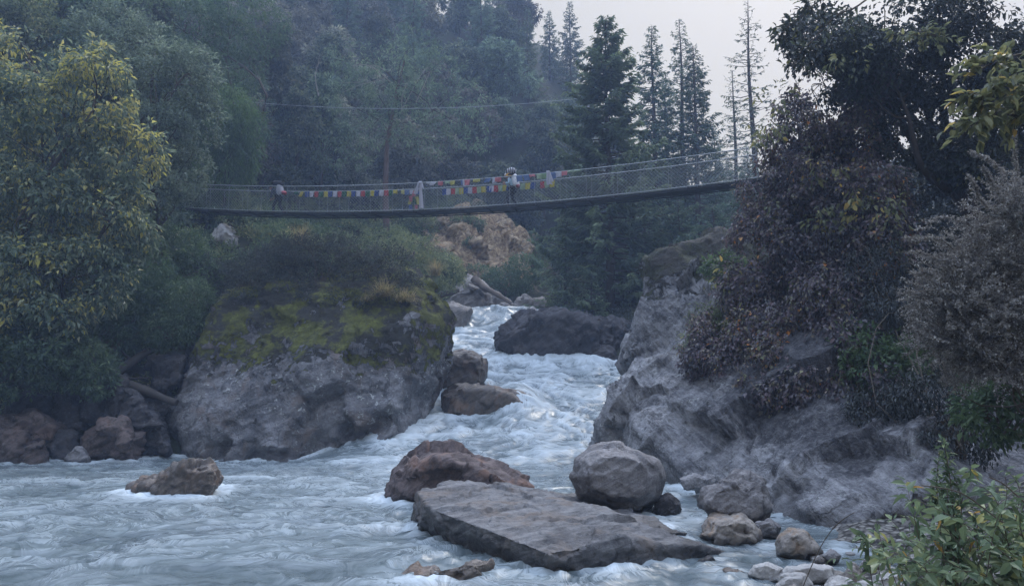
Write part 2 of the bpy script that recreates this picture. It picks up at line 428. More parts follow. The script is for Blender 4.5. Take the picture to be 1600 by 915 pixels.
def terrain_mat():
    k = NT('forest_floor')
    geo = k.n('ShaderNodeNewGeometry'); pos = geo.outputs['Position']
    n1 = k.noise(pos, .5, 6, .65, .4); n2 = k.noise(pos, 3.5, 6, .7); n3 = k.noise(pos, 18., 4, .7)
    f = k.math('MULTIPLY_ADD', n1, .6, k.math('MULTIPLY', n2, .4))
    col = k.ramp(f, [(.32, (.022, .020, .017)), (.46, (.045, .042, .030)), (.56, (.045, .055, .028)), (.7, (.085, .08, .055))])
    # bare eroded earth and stone of the scarp across the river
    sep = k.n('ShaderNodeSeparateXYZ'); k.l(pos, sep.inputs[0])
    gm = k.math('MULTIPLY', k.mapr(sep.outputs[2], 1.5, .7), k.mapr(sep.outputs[1], 19., 16.))
    vg = k.n('ShaderNodeTexVoronoi'); vg.inputs['Scale'].default_value = 9.; k.l(pos, vg.inputs['Vector'])
    gc = k.mix(k.mapr(vg.outputs['Distance'], .3, .75), k.ramp(vg.outputs['Color'], [(.2, (.16, .15, .14)), (.8, (.40, .38, .35))]), (.06, .055, .05))
    col = k.mix(gm, col, gc)
    d = k.n('ShaderNodeVectorMath', operation='DISTANCE')
    mp = k.mapping(pos, (1, 1, 1)); k.l(mp, d.inputs[0]); d.inputs[1].default_value = (-2.2, 59, 13.2)
    sm = k.mapr(k.math('MULTIPLY_ADD', k.math('SUBTRACT', n1, .5), 9., d.outputs['Value']), 6.2, 4.2)
    earth = k.ramp(k.math('MULTIPLY_ADD', n2, .75, k.math('MULTIPLY', n3, .25)), [(.36, (.05, .036, .025)), (.46, (.17, .115, .07)), (.55, (.30, .22, .13)), (.66, (.45, .38, .28))])
    col = k.mix(sm, col, earth)
    k.bsdf(col, .95, k.bump(k.math('MULTIPLY_ADD', n3, .3, n2), .9, .25), .15)
    return k.m

xs = axis(-115, 115, -34, 22, .35, 4.); ys = axis(-52, 150, 2, 68, .35, 4.)
TX, TY = np.meshgrid(xs, ys)
TZ = ground(TX, TY)
# crags on the scarp
sc = np.exp(-(((TX + 2) / 5.) ** 2 + ((TY - 59) / 4.5) ** 2))
pp = np.stack([TX.ravel(), TY.ravel(), TZ.ravel()], 1)
TZ = TZ + sc * (fbm(pp * .6, 4, .6, True).reshape(TX.shape) * 1.0 + fbm(pp * 1.6, 3, .6).reshape(TX.shape) * .5)
mb = MB(); grid_mesh(mb, TX, TY, TZ)
terr = mb.obj('terrain', terrain_mat(), smooth=True); tag(terr, kind='structure')

def hit(px, py, y0=30., y1=80.):
    Y = np.arange(y0, y1, .1); p = np.array([at(px, py, q) for q in Y]); k = np.argmax(ground(p[:, 0], p[:, 1]) > p[:, 2])
    return float(Y[k])

# ------------------------------------------------------------------ rocks
ROCKS = []       # world vertices, for the foam

def hull_obj(hulls):
    bm = bmesh.new()
    for pts in hulls:
        vs = [bm.verts.new(Vector(p)) for p in pts]
        r = bmesh.ops.convex_hull(bm, input=vs)
        junk = [g for g in r['geom_interior'] if isinstance(g, bmesh.types.BMVert)] + [g for g in r['geom_unused'] if isinstance(g, bmesh.types.BMVert)]
        bmesh.ops.delete(bm, geom=list(set(junk)), context='VERTS')
    bmesh.ops.recalc_face_normals(bm, faces=bm.faces[:])
    me = bpy.data.meshes.new('h'); bm.to_mesh(me); bm.free()
    return me

def rock(name, hulls, mat, voxel, disp, smooth=2, label=None, cat='boulder', group=None, seed=0, bed=(.25, .2, 1.), carve=None):
    me = hull_obj(hulls)
    o = bpy.data.objects.new('tmp', me); COL.objects.link(o)
    md = o.modifiers.new('r', 'REMESH'); md.mode = 'VOXEL'; md.voxel_size = voxel; md.adaptivity = 0
    dg = bpy.context.evaluated_depsgraph_get()
    m2 = bpy.data.meshes.new_from_object(o.evaluated_get(dg))
    bpy.data.objects.remove(o); bpy.data.meshes.remove(me)
    n = len(m2.vertices); v = np.empty(n * 3, np.float32); m2.vertices.foreach_get('co', v); v = v.reshape(-1, 3).astype(float)
    ne = len(m2.edges); e = np.empty(ne * 2, np.int32); m2.edges.foreach_get('vertices', e); e = e.reshape(-1, 2)
    deg = np.maximum(np.bincount(e.ravel(), minlength=n), 1)[:, None]
    for _ in range(smooth):
        s = np.zeros_like(v)
        for c in range(3):
            s[:, c] = np.bincount(e[:, 0], v[e[:, 1], c], n) + np.bincount(e[:, 1], v[e[:, 0], c], n)
        v = v + .6 * (s / deg - v)
    m2.vertices.foreach_set('co', v.astype(np.float32).ravel()); m2.update()
    nn = np.empty(n * 3, np.float32); m2.vertices.foreach_get('normal', nn); nn = nn.reshape(-1, 3).astype(float)
    for fr, am, kind in disp:
        q = v * fr + seed * 7.7
        if kind == 'f': h = fbm(q, 4, .5)
        elif kind == 'r': h = fbm(q, 4, .5, True) - .6
        elif kind == 's': # strata: tilted beds
            w = q @ np.array(bed) + 1.1 * fbm(q * .4, 3)
            h = np.abs((w % 1.0) - .5) * 2 - .5
        elif kind == 'p':
            h = blocks(q + .25 * np.stack([fbm(q * 1.3 + 3, 2), fbm(q * 1.3 + 9, 2), fbm(q * 1.3 + 15, 2)], 1), (1, 1, .8), seed)
        elif kind == 'c': # chipped facets
            qq = q + .4 * np.stack([fbm(q * .7 + 3, 2), fbm(q * .7 + 9, 2), fbm(q * .7 + 15, 2)], 1)
            h = np.maximum(pnoise(qq), -.15) * 1.2
        v = v + nn * (am * h)[:, None]
    if carve is not None:
        v = carve(v, nn)
    base = np.array([(v[:, 0].min() + v[:, 0].max()) / 2, (v[:, 1].min() + v[:, 1].max()) / 2, v[:, 2].min()])
    m2.vertices.foreach_set('co', (v - base).astype(np.float32).ravel())
    m2.name = name
    m2.materials.clear(); m2.materials.append(mat)
    m2.polygons.foreach_set('use_smooth', np.ones(len(m2.polygons), bool)); m2.update()
    o = bpy.data.objects.new(name, m2); COL.objects.link(o)
    o.location = base
    tag(o, label, cat, group)
    ROCKS.append(v)
    return o

def boulder_pts(outl, Y, thick, lean=0., shrink=.66, base=None):
    """a rock from its outline at distance Y and its depth: outline ring, smaller rings before and behind"""
    ol = np.array(outl, float); c = ol.mean(0)
    pts = [at(x, y, Y + lean * (y - c[1])) for x, y in ol]
    for s, k in ((shrink, -.5), (.86, -.3), (.86, .3), (shrink, .5)):
        for x, y in ol:
            q = c + (np.array([x, y]) - c) * s
            pts.append(at(q[0], q[1], Y + thick * k + lean * (q[1] - c[1])))
    if base is not None:
        pts += [(p[0], p[1], base) for p in pts if p[2] < np.median([w[2] for w in pts])]
    return pts

M['rock_grey'] = rock_mat('rock_grey', (.13, .125, .13), (.33, .32, .325), 1.4, .5, .22, .25)
M['rock_round'] = rock_mat('rock_round', (.12, .112, .115), (.29, .275, .275), 2.2, .4, .3, .3, cracks=.5, bump=1.5)
M['rock_slab'] = rock_mat('rock_slab', (.065, .063, .067), (.19, .187, .19), 1.5, .8, .36, .15, rot=(.2, .25, .3), cracks=.3, warm=(.16, .13, .11))  # wet band raised so its dark colour also carries the front face's shade
M['rock_red'] = rock_mat('rock_red', (.06, .046, .046), (.16, .125, .12), 1.6, .9, .2, .1, warm=(.20, .12, .09), rot=(.9, .5, 0))
M['rock_pale'] = rock_mat('rock_pale', (.25, .24, .23), (.48, .46, .44), 2.5, .3, .08, .1, cracks=.3)
M['rock_tan'] = rock_mat('rock_tan', (.13, .115, .105), (.34, .305, .27), 2.2, .5, .2, .2, warm=(.26, .17, .10))
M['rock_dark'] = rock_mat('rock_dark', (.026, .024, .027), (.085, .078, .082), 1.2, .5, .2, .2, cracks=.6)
M['rock_brown'] = rock_mat('rock_brown', (.045, .036, .034), (.15, .115, .105), 1.4, .6, .3, .25, warm=(.13, .085, .07), cracks=.7)
M['rock_wet'] = rock_mat('rock_wet', (.06, .050, .043), (.18, .15, .13), 1.6, .6, 0, .0, rough=.3, warm=(.16, .10, .065))
M['rock_scarp'] = rock_mat('rock_scarp', (.14, .095, .06), (.46, .36, .235), 1.3, .6, 0, .3, warm=(.36, .22, .10), bump=1.5, cracks=.8)
M['rock_up'] = rock_mat('rock_up', (.15, .135, .125), (.36, .33, .31), 1.0, .5, 0, .2)
M['giant'] = rock_mat('giant_rock', (.06, .06, .067), (.27, .265, .275), .8, .25, .5, 1., ((.16, .17, .03), 1.2, 4.5, (.045, .042, .032)), .95, .45, warm=(.18, .14, .12), bump=1.5, rot=(.3, .5, 0))
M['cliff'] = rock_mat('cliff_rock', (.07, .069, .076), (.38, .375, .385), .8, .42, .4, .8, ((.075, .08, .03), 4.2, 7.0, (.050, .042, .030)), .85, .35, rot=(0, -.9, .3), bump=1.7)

D1 = [(1.1, .10, 'f'), (1.6, .10, 'c'), (4., .03, 'f'), (9., .012, 'f')]
def small(name, outl, Y, thick, mat, label, cat='rock', group=None, seed=1, vox=None, base=None, k=1., sm=2, lean=0., shrink=.66):
    pts = boulder_pts(outl, Y, thick, lean, shrink, base)
    s = np.ptp(np.array(outl), axis=0).max() * Y / F
    vx = vox or max(s / 60, .012)
    d = [(1.6 / s * 1.3, .055 * s * k, 'f'), (1.6 / s, .10 * s * k, 'p'), (4.4 / s, .035 * s * k, 'p'), (5 / s, .014 * s * k, 'c'), (9 / s, .016 * s * k, 'f'), (22 / s, .007 * s * k, 'f')]
    return rock(name, [pts], M[mat], vx, d, sm, label, cat, group, seed)

# giant mossy boulder beside the pool
def gb(*a): return [at(*q) for q in a]
front = gb((268, 700, 26.6), (262, 662, 27.2), (300, 600, 27.2), (322, 520, 28.0), (355, 462, 29.5), (440, 455, 29.2), (560, 440, 29.0), (640, 452, 28.6),
           (646, 500, 27.3), (630, 600, 26.3), (606, 706, 25.9), (480, 714, 25.6), (340, 716, 25.7))
rgt = gb((697, 495, 29.6), (692, 560, 30.0), (676, 625, 30.4), (655, 690, 30.6), (690, 470, 30.2), (672, 440, 31.))
back = gb((430, 432, 31.5), (560, 420, 31.5), (650, 428, 32.0), (365, 448, 31.8), (310, 520, 32.5), (280, 650, 32))
low = [(p[0], p[1], -1.2) for p in front if p[2] < 2.] + [(-4.6, 25.9, -1.2), (-3.7, 30.6, -1.), (-13, 32, -1), (-4, 33, -1)]
def carve_giant(v, n):
    # undercut and small hollows along the waterline
    und = np.exp(-((v[:, 2] - .25) / .55) ** 2) * (v[:, 1] < 28) * sstep(-.1, .35, fbm(np.stack([v[:, 0] * .45, v[:, 1] * .1, v[:, 2] * 0], 1), 2) + .1)
    v[:, 1] += und * .5
    for hx, hz, r in ((-4.55, 1.25, .34), (-5.75, .95, .26), (-4.9, .9, .25)):
        d = np.hypot((v[:, 0] - hx) / 1.0, (v[:, 2] - hz) / 1.2)
        v[:, 1] += (v[:, 1] < 27.5) * .55 * np.exp(-(d / r) ** 4)
    return v
rock('mossy_boulder', [front + rgt + back + low], M['giant'], .085,
     [(.22, .42, 'f'), (.42, .32, 'p'), (.95, .15, 'p'), (2.2, .06, 'p'), (.5, .2, 'c'), (3.2, .05, 'f'), (8., .026, 'f')], 4,
     'giant grey boulder with a mossy shrub covered top rising from the pool', 'boulder', seed=2, carve=carve_giant)

# cliff
lowr = gb((934, 640, 23.2), (937, 600, 23.4), (985, 562, 23.8), (1080, 515, 23.5), (1160, 500, 22.8), (938, 690, 23.0), (985, 700, 21.6), (1045, 750, 19.0), (1090, 765, 18.0),
          (1100, 600, 21.2), (1130, 640, 19.6))
lowr2 = gb((1100, 600, 21.2), (1130, 640, 19.4), (1110, 760, 17.6), (1180, 800, 15.7), (1240, 826, 14.6), (1340, 812, 13.6), (1445, 775, 13.4), (1440, 715, 14.4), (1330, 600, 17.4), (1260, 545, 19.6), (1160, 500, 22.5), (1085, 560, 22.5))
def dropped(pts, z): return [(p[0], p[1], z) for p in pts if p[2] < 3]
bk = [(9.5, 25, 1), (9.5, 25, 4.6), (12.5, 19.5, 3.2), (11.5, 18, -.5), (4.5, 26, 3.6), (4.6, 26, -.5)]
bk2 = [(12.5, 17.5, 2.6), (12.5, 17.5, -.5), (9.5, 24, 4.4), (9.5, 24, 0), (10.5, 14.2, .9)]
uppr = gb((972, 560, 25.2), (984, 510, 25.4), (998, 455, 25.8), (1010, 400, 26.2), (1060, 382, 26.6), (1130, 366, 26.6), (1200, 388, 25.8), (1225, 470, 24.0), (1180, 540, 23.2), (1090, 530, 23.9), (1020, 560, 24.6))
ub = [(p[0] * 1.15 + .6, p[1] + 4.5, p[2] * .98) for p in uppr]
knob = gb((1008, 430, 26.0), (1006, 396, 26.2), (1030, 388, 26.4), (1060, 392, 26.5), (1050, 450, 26))
knob += [(p[0], p[1] + 1.4, p[2]) for p in knob]
def carve_cliff(v, n):
    # polished concave scour near the water, ribs above
    d = np.exp(-(((v[:, 0] - 6.4) / 2.2) ** 2 + ((v[:, 2] - 1.7) / 1.2) ** 2))
    v[:, 1] += d * .35
    return v
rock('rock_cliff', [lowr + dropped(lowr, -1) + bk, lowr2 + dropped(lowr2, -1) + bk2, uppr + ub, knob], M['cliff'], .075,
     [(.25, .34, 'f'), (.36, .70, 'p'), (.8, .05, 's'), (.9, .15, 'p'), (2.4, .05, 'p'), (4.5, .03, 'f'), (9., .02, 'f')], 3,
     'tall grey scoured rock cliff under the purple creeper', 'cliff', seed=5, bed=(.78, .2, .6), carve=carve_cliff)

# flat slab in the stream
top = [atz(*q) for q in ((652, 768, .62), (705, 752, .66), (830, 764, .54), (1000, 812, .42), (1090, 852, .22), (965, 838, .44), (852, 862, .34), (760, 826, .48), (668, 792, .55))]
foot = [atz(*q) for q in ((640, 814, -.05), (760, 855, -.05), (838, 893, -.05), (1020, 888, -.05), (1135, 866, -.05))]
slab_h = top + foot + [(p[0], p[1], -.8) for p in foot] + [(p[0] + .2, p[1] + .5, -.8) for p in top[1:4]]
ledge = [atz(*q) for q in ((820, 765, .28), (905, 768, .22), (1000, 800, .2), (1075, 832, .12), (1000, 822, .28), (860, 800, .3))]
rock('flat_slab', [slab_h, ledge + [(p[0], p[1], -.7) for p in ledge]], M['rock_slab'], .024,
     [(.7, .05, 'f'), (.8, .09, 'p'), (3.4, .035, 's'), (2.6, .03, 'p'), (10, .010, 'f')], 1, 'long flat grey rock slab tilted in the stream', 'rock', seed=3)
rock('red_boulder', [boulder_pts([(598, 785), (612, 740), (640, 708), (668, 698), (715, 706), (790, 738), (832, 766), (820, 800), (620, 800)], 17.4, 2.2)], M['rock_red'], .035,
     [(.9, .09, 'f'), (.8, .26, 'p'), (2.4, .04, 's'), (2.2, .09, 'p'), (6, .02, 'f')], 1, 'reddish brown veined boulder behind the flat slab', 'boulder', seed=9)
small('round_boulder', [(893, 742), (898, 716), (925, 698), (960, 692), (1000, 700), (1030, 718), (1043, 748), (1034, 782), (1003, 802), (960, 796), (908, 774)], 15.6, 1.9, 'rock_round',
      'big rounded grey boulder sitting on the slab ledge by the cliff', 'boulder', seed=4, k=.45, sm=3)

SH = 'stones along the shore below the cliff'
small('shore_boulder', [(1091, 788), (1100, 764), (1148, 737), (1188, 752), (1207, 790), (1192, 815), (1150, 812), (1112, 804)], 14.0, 1.4, 'rock_round', 'angular pale grey boulder perched on smaller rocks at the cliff foot', 'boulder', SH, 6)
small('shore_rock', [(1092, 838), (1112, 813), (1160, 808), (1188, 828), (1196, 852), (1120, 856)], 13.0, 1.1, 'rock_tan', 'tan wedge shaped rock directly under the angular pale boulder', 'rock', SH, 7)
small('shore_rock', [(1176, 838), (1182, 815), (1204, 809), (1220, 822), (1216, 846)], 13.2, .6, 'rock_round', 'small smooth grey rock beside the tan wedge shaped rock', 'rock', SH, 8, sm=5)
small('shore_rock', [(1212, 868), (1217, 840), (1235, 826), (1258, 830), (1284, 860), (1280, 876), (1225, 876)], 11.8, .8, 'rock_tan', 'brown topped smooth rock standing in the shallow stream', 'rock', SH, 9, sm=5, k=.7)
small('shore_rock', [(1166, 898), (1175, 880), (1200, 875), (1226, 886), (1226, 910), (1190, 918)], 10.5, .6, 'rock_pale', 'pale rounded stone at the water edge, next to the largest oval stone', 'rock', SH, 10, sm=5, k=.7)
small('shore_rock', [(1213, 905), (1226, 886), (1270, 878), (1300, 885), (1306, 908), (1262, 920)], 10.2, .7, 'rock_pale', 'largest oval pale stone on the shore', 'rock', SH, 11, sm=5, k=.6)
small('shore_rock', [(1212, 915), (1226, 897), (1258, 895), (1268, 912), (1262, 932), (1215, 932)], 9.7, .45, 'rock_pale', 'low grey stone lying before the largest oval stone', 'rock', SH, 12, sm=4, k=.7)
small('shore_rock', [(1312, 905), (1325, 882), (1334, 879), (1350, 900), (1358, 930), (1308, 930)], 9.9, .5, 'rock_tan', 'pointed tan stone beside the largest oval stone', 'rock', SH, 13)
small('shore_rock', [(1284, 918), (1300, 906), (1330, 908), (1342, 930), (1284, 935)], 9.4, .5, 'rock_pale', 'low pale stone before the pointed tan stone', 'rock', SH, 14, sm=4)
small('shore_rock', [(1270, 875), (1280, 867), (1292, 872), (1290, 883), (1272, 883)], 11.1, .25, 'rock_tan', 'tiny rusty orange pebble beside the brown topped rock', 'rock', SH, 15, sm=3)
small('shore_rock', [(1281, 868), (1298, 857), (1315, 867), (1310, 878), (1285, 878)], 11.2, .3, 'rock_grey', 'small bluish grey flat stone behind the rusty pebble', 'rock', SH, 16)
small('shore_rock', [(1338, 895), (1350, 873), (1368, 868), (1376, 895)], 10.6, .4, 'rock_grey', 'pale grey stone half hidden by the leafy green shrub', 'rock', SH, 17)
small('shore_rock', [(1086, 880), (1092, 873), (1112, 867), (1122, 880), (1112, 892), (1096, 892)], 11.4, .35, 'rock_dark', 'small dark wet stone at the end of the flat slab', 'rock', SH, 18)
small('shore_rock', [(1018, 800), (1026, 776), (1046, 769), (1066, 786), (1062, 812), (1030, 815)], 15.4, .6, 'rock_dark', 'small dark stone tucked under the big rounded boulder', 'rock', SH, 19)
small('shore_rock', [(1240, 880), (1262, 875), (1380, 868), (1390, 885), (1300, 895)], 12.6, .8, 'rock_pale', 'flat pale sandstone ledge behind the bluish stone', 'rock', SH, 20)
small('shore_rock', [(1120, 898), (1135, 890), (1160, 893), (1165, 905), (1125, 908)], 10.7, .3, 'rock_wet', 'low wet brown stone nearly covered by the stream', 'rock', SH, 21)
small('shore_rock', [(1060, 748), (1085, 738), (1115, 745), (1110, 768), (1066, 768)], 17.3, .6, 'rock_grey', 'weathered low stone wedged at the cliff foot behind the angular boulder', 'rock', SH, 22)
small('shore_rock', [(1352, 925), (1370, 895), (1410, 890), (1425, 930)], 9.6, .6, 'rock_pale', 'pale stone in the shade under the leafy green shrub', 'rock', SH, 33)
small('shore_rock', [(1205, 930), (1216, 918), (1240, 915), (1262, 935)], 9.2, .4, 'rock_tan', 'sand coloured stone at the lower edge of the shore', 'rock', SH, 34)

small('stream_rock', [(620, 912), (650, 890), (700, 878), (745, 868), (770, 875), (770, 902), (740, 920), (630, 920)], 10.8, .9, 'rock_wet', 'low wet brown rock with water running over it before the slab', 'rock', None, 23)
small('stream_rock', [(208, 764), (245, 750), (272, 727), (300, 717), (328, 721), (340, 750), (330, 785), (225, 785)], 18.4, 1.6, 'rock_wet', 'lone brown rock sticking out of the wide pool', 'rock', None, 24, k=1.5, sm=1)

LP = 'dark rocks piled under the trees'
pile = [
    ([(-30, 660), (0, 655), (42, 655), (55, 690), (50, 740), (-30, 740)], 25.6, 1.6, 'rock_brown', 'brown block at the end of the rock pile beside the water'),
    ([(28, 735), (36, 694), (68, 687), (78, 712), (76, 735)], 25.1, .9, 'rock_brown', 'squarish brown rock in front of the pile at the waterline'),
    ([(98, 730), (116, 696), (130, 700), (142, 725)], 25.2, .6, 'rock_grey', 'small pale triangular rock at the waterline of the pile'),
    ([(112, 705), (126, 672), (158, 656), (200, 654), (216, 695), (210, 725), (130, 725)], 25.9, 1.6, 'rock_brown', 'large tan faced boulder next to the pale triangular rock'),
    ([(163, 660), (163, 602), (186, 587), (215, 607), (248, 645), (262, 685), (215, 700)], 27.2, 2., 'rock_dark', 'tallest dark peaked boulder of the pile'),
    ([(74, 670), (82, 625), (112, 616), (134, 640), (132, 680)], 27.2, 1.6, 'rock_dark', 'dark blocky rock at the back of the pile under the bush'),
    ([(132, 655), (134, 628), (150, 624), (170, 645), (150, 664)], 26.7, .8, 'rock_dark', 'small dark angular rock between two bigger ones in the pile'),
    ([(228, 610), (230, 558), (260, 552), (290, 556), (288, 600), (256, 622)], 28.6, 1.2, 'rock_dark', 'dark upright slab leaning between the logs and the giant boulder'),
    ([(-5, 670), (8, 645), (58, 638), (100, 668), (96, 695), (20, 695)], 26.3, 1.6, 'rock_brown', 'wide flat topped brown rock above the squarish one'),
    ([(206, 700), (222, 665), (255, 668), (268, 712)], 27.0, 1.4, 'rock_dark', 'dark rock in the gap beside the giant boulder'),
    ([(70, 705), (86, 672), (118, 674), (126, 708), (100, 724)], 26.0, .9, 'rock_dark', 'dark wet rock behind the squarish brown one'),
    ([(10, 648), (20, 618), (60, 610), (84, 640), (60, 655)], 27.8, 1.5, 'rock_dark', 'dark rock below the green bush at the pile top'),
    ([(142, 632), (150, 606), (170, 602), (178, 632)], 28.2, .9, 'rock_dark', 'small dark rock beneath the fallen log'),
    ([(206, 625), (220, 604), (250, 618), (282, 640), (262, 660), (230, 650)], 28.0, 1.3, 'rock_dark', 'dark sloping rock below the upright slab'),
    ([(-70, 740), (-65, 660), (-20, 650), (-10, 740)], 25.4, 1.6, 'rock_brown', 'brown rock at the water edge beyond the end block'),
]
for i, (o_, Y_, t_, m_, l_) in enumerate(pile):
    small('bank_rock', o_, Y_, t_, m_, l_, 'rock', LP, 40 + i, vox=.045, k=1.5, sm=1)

# rapids and upstream
small('rapids_rock', [(690, 612), (693, 560), (705, 548), (738, 545), (757, 556), (761, 590), (748, 612)], 33.2, 2., 'rock_wet', 'brown square rock in the rapids, upper of two', 'rock', None, 60, vox=.05)
small('rapids_rock', [(684, 655), (688, 615), (712, 601), (765, 602), (815, 614), (846, 636), (820, 662)], 30.3, 2.6, 'rock_wet', 'wide wet brown rock in the rapids under a veil of water, lower of two', 'rock', None, 61, vox=.05, k=.7, sm=4)
small('bank_boulder', [(784, 548), (786, 517), (812, 497), (842, 488), (905, 492), (936, 508), (946, 575), (850, 572)], 40.2, 3.4, 'rock_dark', 'large dark angular boulder walling the upper rapids under the spruce', 'boulder', None, 62, vox=.07, k=1.3, sm=1, shrink=.86)
small('bank_rock', [(918, 575), (924, 548), (942, 539), (962, 545), (972, 575)], 38.6, 1.6, 'rock_dark', 'rounded dark rock at the foot of the shaded bank', 'rock', None, 63, vox=.06, sm=4)
small('bank_rock', [(912, 550), (918, 508), (955, 496), (1000, 505), (1010, 575), (950, 578)], 40.6, 2.8, 'rock_dark', 'jagged dark rock under the tall spruce', 'rock', None, 64, vox=.06, k=1.7, sm=1)
small('bank_rock', [(796, 520), (806, 498), (832, 480), (845, 488), (822, 520)], 41.6, 1.2, 'rock_up', 'pale wedge of rock at the lip of the cascade', 'rock', None, 65, vox=.06)
small('bank_rock', [(672, 510), (678, 482), (706, 470), (738, 481), (728, 522), (690, 522)], 44.5, 2.4, 'rock_up', 'pale smooth boulder beside the top of the cascade', 'boulder', None, 66, vox=.08)
UP = 'boulders above the cascade'
for i, (o_, Y_, t_, m_, l_) in enumerate([
    ([(684, 490), (696, 452), (736, 433), (762, 452), (772, 492)], 50.5, 4., 'rock_up', 'largest pale pointed boulder above the cascade'),
    ([(752, 490), (774, 456), (796, 468), (806, 490)], 49.4, 2., 'rock_up', 'grey pointed rock beside the largest pale boulder'),
    ([(796, 488), (808, 464), (822, 460), (834, 472), (836, 490)], 51.5, 1.6, 'rock_up', 'small pale rock in the row above the cascade lip'),
    ([(828, 488), (834, 466), (850, 464), (858, 480), (852, 492)], 52.5, 1.6, 'rock_up', 'small grey rock under the spruce boughs above the lip'),
    ([(770, 484), (782, 470), (800, 474), (806, 488)], 48.4, 1., 'rock_up', 'low flat rock on the cascade lip'),
]):
    small('upstream_rock', o_, Y_, t_, m_, l_, 'rock', UP, 70 + i, vox=.07, k=1.2)
small('slope_rock', [(334, 372), (345, 352), (362, 362), (384, 385), (378, 396), (350, 388)], hit(360, 376) + .2, 1.8, 'rock_pale', 'pale bare outcrop on the slope under the bridge end', 'rock', None, 77, vox=.06, k=1.4)
small('slope_rock', [(360, 408), (366, 398), (380, 402), (378, 411)], hit(370, 405), .6, 'rock_pale', 'small pale stone below the bare outcrop', 'rock', None, 78, vox=.04)
small('slope_rock', [(618, 398), (625, 385), (648, 392), (655, 418), (640, 440), (622, 425)], hit(636, 412), 1., 'rock_brown', 'dark brown rock on the slope behind the giant boulder', 'rock', None, 79, vox=.05)

rg = np.random.default_rng(77)
for i, (x, y, r, l_) in enumerate(((662, 372, 13, 'tan rock at the near end of the bare scarp'), (690, 392, 16, 'blocky tan rock low on the bare scarp'), (716, 366, 18, 'buff outcrop high on the bare scarp'), (745, 398, 22, 'largest broken tan outcrop in the middle of the scarp'), (778, 372, 24, 'orange tan rock face at the top of the scarp'),
    (806, 392, 22, 'pale buff outcrop at the far end of the scarp'), (800, 418, 12, 'pale block at the foot of the scarp'), (765, 420, 14, 'brown block under the largest scarp outcrop'), (700, 350, 12, 'small pale stone on the rim of the scarp'), (826, 372, 12, 'tan stone beside the spruce on the scarp'))):
    ol = [(x + r * math.cos(a) * rg.uniform(.7, 1.3), y + r * 1.1 * math.sin(a) * rg.uniform(.7, 1.3)) for a in np.arange(9) * .698]
    small('scarp_rock', ol, hit(x, y, 46, 72) + .2, 2.4, 'rock_scarp', l_, 'rock', 'broken rocks of the bare scarp', 90 + i, vox=.08, k=1.9, sm=1)

# logs
def log(pts, r, mat, label, group='fallen logs'):
    mb = MB(); P = np.array(pts); n = 14
    t = np.linspace(0, 1, n); c = np.stack([np.interp(t, np.linspace(0, 1, len(P)), P[:, k]) for k in range(3)], 1)
    c += .5 * r * np.stack([pnoise(c * .7 + k * 9) for k in range(3)], 1)
    tube(mb, c, r * (1 - .35 * t) * (1 + .15 * pnoise(c * 3)), 10)
    for k in (4, 8):
        d = rdir(1)[0]; d[2] = abs(d[2])
        tube(mb, np.stack([c[k], c[k] + d * r * 3]), [r * .3, r * .08], 5)
    o = mb.obj('fallen_log', M[mat], origin=c[0] - np.array([0, 0, r]), smooth=True)
    return tag(o, label, 'log', group)
log([at(165, 590, 27.6), at(198, 572, 28), at(236, 546, 28.6)], .2, 'dark_wood', 'thick dark log slanting over the rock pile')
log([at(196, 600, 27.2), at(240, 616, 27.3), at(276, 628, 27.2)], .19, 'dark_wood', 'thick dark log wedged against the giant boulder')
log([at(192, 591, 27.6), at(234, 590, 28)], .05, 'dark_wood', 'thin dark pole lying across the rock pile')
log([at(668, 466, 46.5), at(690, 460, 47), at(718, 454, 47.5)], .26, 'dead_wood', 'pale log lying on the boulder beside the cascade')
log([at(740, 434, 48.4), at(762, 455, 48)], .3, 'dead_wood', 'short thick trunk leaning on the largest pale boulder')
log([at(752, 446, 48), at(780, 462, 47.6), at(800, 474, 47.4)], .2, 'dead_wood', 'grey log sloping down to the cascade lip')
# ------------------------------------------------------------------ river
def level(x, y):
    yk = [-60, 21, 23.5, 25, 27, 29, 31, 34, 36.5, 38, 40, 42.3, 43.2, 45.6, 46.4, 50, 60]
    zk = [0, 0, .12, .45, .85, 1.35, 1.75, 2.65, 3.25, 3.85, 4.6, 5.35, 5.7, 7.1, 7.35, 7.5, 7.7]
    z = np.interp(y, yk, zk)
    return z * sstep(-7.5, -5., x)

